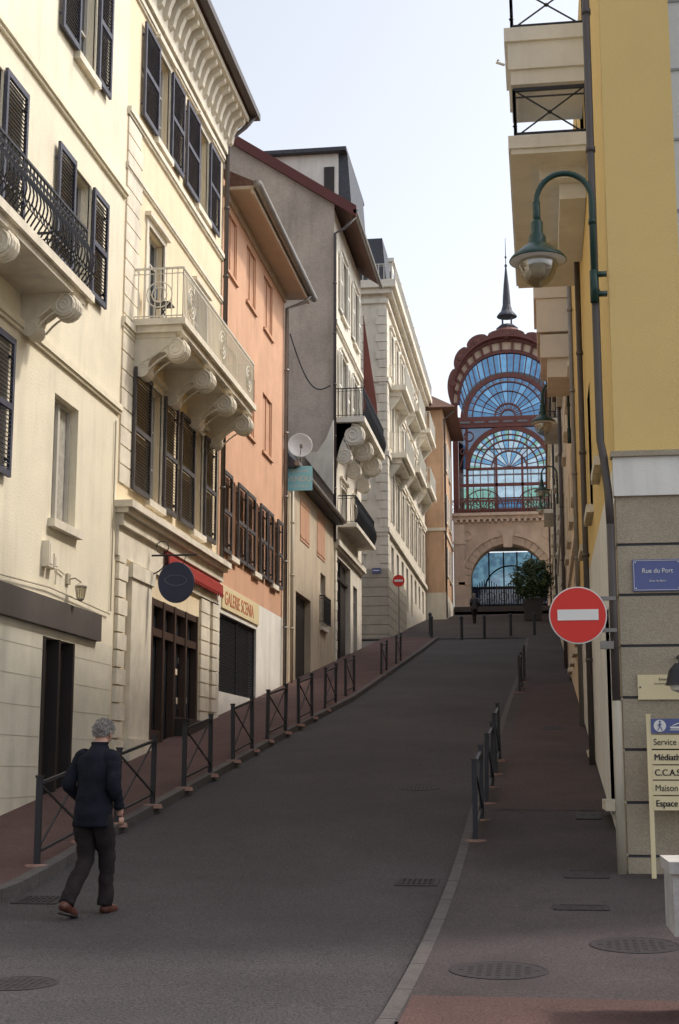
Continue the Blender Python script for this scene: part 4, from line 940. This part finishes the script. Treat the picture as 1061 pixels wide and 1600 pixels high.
bt=barrier();first=True
FL=[(-5.46,15.2),(-5.44,18.05),(-5.34,21.1),(-5.25,24.1),(-5.2,26.9),(-5.06,29.6),(-4.97,32.7),(-4.92,35.8),(-4.82,43.0),(-4.82,47.5)]
FRr=[(-.83,17.4),(-.80,20.2),(-.76,23.0),(-.58,37.5),(-.5,40.8)]
for i,(x,y) in enumerate(FL+FRr):
    h=.12 if i<len(FL) else .05;y2=y+1.5
    loc=(x,y,g(y)+h)
    if first: bt.location=loc;n=bt;first=False
    else: n=copythings(bt,loc)
    x2=lerp([(b,a) for a,b in (FL if i<len(FL) else FRr)],y2)
    n.rotation_euler=(math.atan((g(y2)-g(y))/1.5)-math.atan(.14)+random.uniform(-.012,.012),random.uniform(-.02,.02),-(x2-x)/1.5)
b0=None
for x,y in((-5.0,65.5),(-3.6,65.3),(-2.6,66.3),(-1.4,67.3),(-.3,68.2),(-5.4,70)):
    if b0 is None:
        m=M().use(IRON);m.lathe((0,0,0),[(.07,-.1),(.07,.95),(.09,.97),(.09,1.02),(.06,1.08),(.001,1.12)],12)
        b0=tag(m.obj("bollard",smooth=False),"dark metal bollard at the top of the road","bollard","bollards across the top of the street");o=b0
    else: o=b0.copy();col.objects.link(o)
    o.location=(x,y,g(y)+.02)
# ================================================================ PLANTER TREE
P=thing("potted_tree","compact dark green bush in a dark planter beside the arch","potted tree",(-.45,86.6,g(86.6)))
zb=g(86.6)
m=M().use(DARKF);m.extr([(-.95,zb),(.05,zb),(.15,zb+1.3),(-1.05,zb+1.3)],'y',86.1,87.1);m.obj("planter",P)
m=M().use(BARK);m.tube([(-.45,86.6,zb+1.2),(-.42,86.6,zb+2.2),(-.5,86.6,zb+3)],[.09,.07,.03],6)
for k in range(7):
    a=k*.9;m.tube([(-.43,86.6,zb+1.7+k*.15),(-.43+.8*math.cos(a),86.6+.8*math.sin(a),zb+2.3+k*.2)],[.04,.015],5)
m.obj("trunk",P)
m=M()
for c in range(85):
    a=random.random()*2*pi;u=random.random()**.6;zz=zb+1.35+random.random()*2.2;rr=1.3*u*(1-.4*abs((zz-zb-2.3)/1.1))
    cxx,cyy=-.5+rr*math.cos(a),86.6+rr*math.sin(a);m.use(LEAF if random.random()<.6 else LEAF2)
    for l in range(40):
        p=Vector((cxx,cyy,zz))+Vector([random.gauss(0,.17) for _ in range(3)]);q=Vector([random.gauss(0,1) for _ in range(3)]).normalized();w=q.orthogonal().normalized()*.055;q*=.11
        m.add([p-q,p+w,p+q,p-w],[(0,1,2,3)])
m.obj("crown",P,norm=False)
# ================================================================ PEOPLE
def finish(mm,name,parent):
    me=bpy.data.meshes.new(name);me.from_pydata([tuple(v) for v in mm.v],[],mm.f)
    for q in mm.mats: me.materials.append(q)
    for i,p in enumerate(me.polygons): p.use_smooth=True;p.material_index=mm.mi[i]
    bm=bmesh.new();bm.from_mesh(me);bmesh.ops.recalc_face_normals(bm,faces=bm.faces);bm.to_mesh(me);bm.free()
    o=bpy.data.objects.new(name,me);col.objects.link(o);o.parent=parent;ORG[o.name]=Vector((0,0,0));return o
def skinmesh(name,V,E,Rr,parent,mt,root=0,sub=2,extra=None):
    me=bpy.data.meshes.new(name);me.from_pydata(V,E,[]);ob=bpy.data.objects.new(name,me);col.objects.link(ob)
    md=ob.modifiers.new("s","SKIN");md.use_smooth_shade=True
    if not me.skin_vertices:
        bpy.context.view_layer.objects.active=ob;bpy.ops.mesh.customdata_skin_add()
    for i,r in enumerate(Rr):
        r=r if isinstance(r,tuple) else (r,r);me.skin_vertices[0].data[i].radius=r;me.skin_vertices[0].data[i].use_root=(i==root)
    s2=ob.modifiers.new("b","SUBSURF");s2.levels=sub;s2.render_levels=sub
    bpy.context.view_layer.update()
    ev=bpy.data.meshes.new_from_object(ob.evaluated_get(bpy.context.evaluated_depsgraph_get()))
    bpy.data.objects.remove(ob)
    mm=M().use(mt);mm.add([v.co for v in ev.vertices],[tuple(p.vertices) for p in ev.polygons])
    if extra: extra(mm)
    bpy.data.meshes.remove(ev)
    return finish(mm,name,parent)
def smoothpath(P,n=6):
    P=[Vector(p) for p in P];out=[]
    for i in range(len(P)-1):
        p0=P[max(i-1,0)];p1=P[i];p2=P[i+1];p3=P[min(i+2,len(P)-1)]
        for k in range(n):
            t=k/n;out.append(.5*((2*p1)+(p2-p0)*t+(2*p0-5*p1+4*p2-p3)*t*t+(3*p1-p0-3*p2+p3)*t**3))
    out.append(P[-1]);return out
def limb(m,pts,rad,nz=.006,seg=16,fold=1):
    q=smoothpath([(*p,) for p in pts]);r=[v.x for v in smoothpath([(a,0,0) for a in rad])]
    o=len(m.v);m.tube(q,r,seg)
    for i in range(o,len(m.v)):
        v=Vector(m.v[i]);j=min((i-o)//seg,len(q)-1);d=(v-q[j])
        if d.length>1e-4: v+=d.normalized()*(noise.noise(v*14)*nz+noise.noise(Vector((v.x*4,v.y*4,v.z*26)))*nz*fold)
        m.v[i]=tuple(v)
def ellipsoid(m,c,r,a0=0,a1=pi,nu=16,nv=22,fn=None):
    V=[];c=Vector(c)
    for i in range(nu+1):
        th=a0+(a1-a0)*i/nu
        for k in range(nv):
            ph=2*pi*k/nv;d=Vector((math.sin(th)*math.cos(ph),math.sin(th)*math.sin(ph),math.cos(th)))
            s=fn(d) if fn else 1
            V.append(c+Vector((d.x*r[0]*s,d.y*r[1]*s,d.z*r[2]*s)))
    F=[(i*nv+k,i*nv+(k+1)%nv,(i+1)*nv+(k+1)%nv,(i+1)*nv+k) for i in range(nu) for k in range(nv)]
    m.add(V,F)
def person(loc,rot,label,scale=1,coat=COAT):
    T=thing("person",label,"person",loc);T.rotation_euler=(0,0,rot);T.scale=(scale,)*3
    HY=.155;HZ=1.66
    J=dict(pel=(0,0,.96),sp=(0,.02,1.16),ch=(0,.06,1.36),nk=(0,.08,1.51),n2=(0,.115,1.57),hd=(0,HY-.01,1.63),
     ls=(-.16,.05,1.45),le=(-.235,-.05,1.19),lw=(-.19,.14,1.02),lh=(-.165,.20,.99),rs=(.16,.05,1.45),re=(.235,-.02,1.18),rw=(.215,.12,.97),rh=(.20,.16,.90),
     lp=(-.09,0,.92),lk=(-.075,.03,.50),la=(-.09,-.27,.13),lt=(-.09,-.15,.05),rp=(.09,0,.92),rk=(.06,.19,.51),ra=(.045,.20,.10),rt=(.045,.33,.05))
    n=list(J);V=[J[k] for k in n];ix={k:i for i,k in enumerate(n)}
    EE=["pel sp","sp ch","ch nk","nk n2","n2 hd","ch ls","ls le","le lw","lw lh","ch rs","rs re","re rw","rw rh","pel lp","lp lk","lk la","la lt","pel rp","rp rk","rk ra","ra rt"]
    E=[tuple(ix[q] for q in e.split()) for e in EE]
    R_=dict(pel=(.13,.09),sp=(.12,.09),ch=(.13,.09),nk=.07,n2=.066,hd=.07,ls=.05,le=.04,lw=.034,lh=(.045,.024),rs=.05,re=.04,rw=.034,rh=(.045,.024),lp=.08,lk=.05,la=.035,lt=.03,rp=.08,rk=.05,ra=.035,rt=.03)
    def ex(m):
        def face(d):
            return 1-.10*max(0,-d.z)*(1 if d.y<.2 else .4)
        ellipsoid(m,(0,HY,HZ),(.077,.098,.118),fn=face)
        for s,h in((-1,J['lh']),(1,J['rh'])):
            h=Vector(h)
            for k in range(4):
                q=h+Vector((s*.01,.03-k*.02,-.02));m.tube([q,q+Vector((0,.005,-.035-.005*(k in(1,2)))),q+Vector((-s*.015,.015,-.065-.008*(k in(1,2))))],[.010,.009,.007],6)
            m.tube([h+Vector((-s*.01,.035,.02)),h+Vector((-s*.02,.06,-.005)),h+Vector((-s*.02,.065,-.03))],[.012,.010,.008],6)
        for s in(-1,1): ellipsoid(m,(s*.08,HY-.01,HZ-.015),(.010,.02,.032),nu=8,nv=10)
        m.tube([(0,HY+.09,HZ+.015),(0,HY+.115,HZ-.02),(0,HY+.09,HZ-.03)],[.01,.016,.01],6);m.tube([(-.025,HY+.087,HZ-.065),(0,HY+.093,HZ-.067),(.025,HY+.087,HZ-.065)],.006,5)
        for s in(-1,1): ellipsoid(m,(s*.032,HY+.087,HZ+.005),(.013,.008,.008),nu=6,nv=8)
    skinmesh("body",V,E,[R_[k] for k in n],T,SKIN,0,2,ex)
    m=M().use(coat)
    rg=[(0,-.01,.80,.175,.13),(0,-.012,.81,.186,.14),(0,-.01,.90,.188,.145),(0,.0,1.0,.182,.14),(0,.01,1.10,.174,.135),(0,.025,1.2,.178,.137),(0,.04,1.3,.188,.14),(0,.05,1.38,.194,.14),(0,.055,1.44,.18,.128),(0,.065,1.48,.145,.11),(0,.08,1.515,.10,.088),(0,.095,1.545,.078,.078),(0,.102,1.575,.080,.082),(0,.102,1.576,.066,.07)]
    rr=[]
    for a,b in zip(rg[:-1],rg[1:]):
        for k in range(3): rr.append(tuple(a[j]+(b[j]-a[j])*k/3 for j in range(5)))
    rr.append(rg[-1]);m.loft(rr,28,.024,9)
    for s,e,wv in((-1,J['le'],J['lw']),(1,J['re'],J['rw'])):
        e=Vector(e);wv=Vector(wv)+Vector((0,-.01,.01))
        limb(m,[(s*.10,.055,1.44),(s*.155,.05,1.425),(s*.195,.03,1.34),e,(e+wv)/2+Vector((s*.005,-.01,0)),wv],[.072,.080,.073,.064,.056,.048],.011)
    finish(m,"jacket",T)
    m=M().use(TROU)
    m.loft([(0,-.005,1.0,.15,.11),(0,-.005,.92,.165,.125),(0,-.005,.86,.15,.12),(0,0,.80,.08,.09)],20)
    limb(m,[(-.085,0,.92),(-.085,.015,.72),(-.078,.025,.50),(-.082,-.13,.30),(-.09,-.25,.13)],[.110,.098,.078,.072,.070],.012)
    limb(m,[(.085,0,.92),(.078,.09,.72),(.06,.175,.50),(.05,.195,.28),(.045,.185,.085)],[.110,.098,.078,.072,.074],.012)
    finish(m,"trousers",T)
    for hx_,hy,hz,tx,ty,tz in((-.09,-.33,.10,-.09,-.08,.035),(.045,.14,.045,.045,.40,.035)):
        m=M().use(SHOE);limb(m,[(hx_,hy,hz),(hx_,hy+.06,hz+.015),((hx_+tx)/2,(hy+ty)/2,(hz+tz)/2+.008),(tx,ty-.05,tz+.002),(tx,ty,tz-.005)],[.03,.050,.047,.042,.02],0,12)
        m.use(DARKF);m.bar((hx_,hy,hz-.045),(tx,ty-.02,tz-.032),.07,.018);finish(m,"shoe",T)
    m=M().use(HAIR)
    def hf(d):
        return 1.0+.07*noise.noise(d*7)+.06*noise.noise(d*20)
    V=[];nv=36;nu=14;c=Vector((0,HY-.002,HZ+.015))
    for i in range(nu+1):
        for k in range(nv):
            ph=2*pi*k/nv;fr=max(0,math.sin(ph));lim=math.radians(118)-fr**2*math.radians(58)-(.16 if abs(math.cos(ph))>.85 else 0)
            th=lim*i/nu;d=Vector((math.sin(th)*math.cos(ph),math.sin(th)*math.sin(ph),math.cos(th)));s=hf(d)*(1-.06*(i/nu)**4)
            V.append(c+Vector((d.x*.087*s,d.y*.108*s,d.z*.113*s)))
    m.add(V,[(i*nv+k,i*nv+(k+1)%nv,(i+1)*nv+(k+1)%nv,(i+1)*nv+k) for i in range(nu) for k in range(nv)])
    for k in range(900):
        p=Vector(V[random.randrange(nv*2,len(V)-nv)]);d=(p-c).normalized();q=(d*.4+Vector((random.gauss(0,.35),random.gauss(-.15,.35),random.gauss(-.5,.4)))).normalized()
        m.tube([p,p+q*.013+d*.004,p+q*.027],[.0045,.004,.001],3)
    finish(m,"hair",T)
    return T
person((-4.19,13.12,g(13.12)),-.25,"grey-haired man in dark navy coat and trousers walking uphill",1.01)
person((-3.8,83,g(83)+.03),0.2,"distant walker in black clothes near the stone arch",1,IRON)
# ================================================================ WORLD
w=bpy.data.worlds.new("World");sc.world=w;w.use_nodes=True;nt=w.node_tree
sk=nt.nodes.new("ShaderNodeTexSky");sk.sky_type='NISHITA';sk.sun_disc=False
el=math.radians(50);az=math.radians(22)
S_=Vector((math.cos(el)*math.cos(az),math.cos(el)*math.sin(az),math.sin(el)))
sk.sun_elevation=el;sk.sun_rotation=math.atan2(S_.x,S_.y);sk.air_density=1;sk.dust_density=3;sk.ozone_density=1
hs=nt.nodes.new("ShaderNodeHueSaturation");hs.inputs["Saturation"].default_value=.34;hs.inputs["Value"].default_value=1.72
bg=nt.nodes["Background"];bg.inputs[1].default_value=.15;nt.links.new(sk.outputs[0],hs.inputs["Color"]);nt.links.new(hs.outputs[0],bg.inputs[0])
ld=bpy.data.lights.new("sun","SUN");ld.energy=2.4;ld.angle=math.radians(4);ld.color=(1,.90,.77)
lo=bpy.data.objects.new("sun",ld);col.objects.link(lo);lo.rotation_euler=S_.to_track_quat('Z','Y').to_euler();lo.location=(20,0,40)
cd=bpy.data.cameras.new("camera");cd.sensor_fit='VERTICAL';cd.sensor_height=36;cd.sensor_width=24;cd.lens=50;cd.clip_end=5000;cd.clip_start=.1
c=bpy.data.objects.new("camera",cd);col.objects.link(c);c.location=(0,0,1.6);c.rotation_euler=(pi/2+.17809,0,.14079);sc.camera=c
sc.view_settings.view_transform='Standard';sc.view_settings.look='None';sc.view_settings.exposure=0
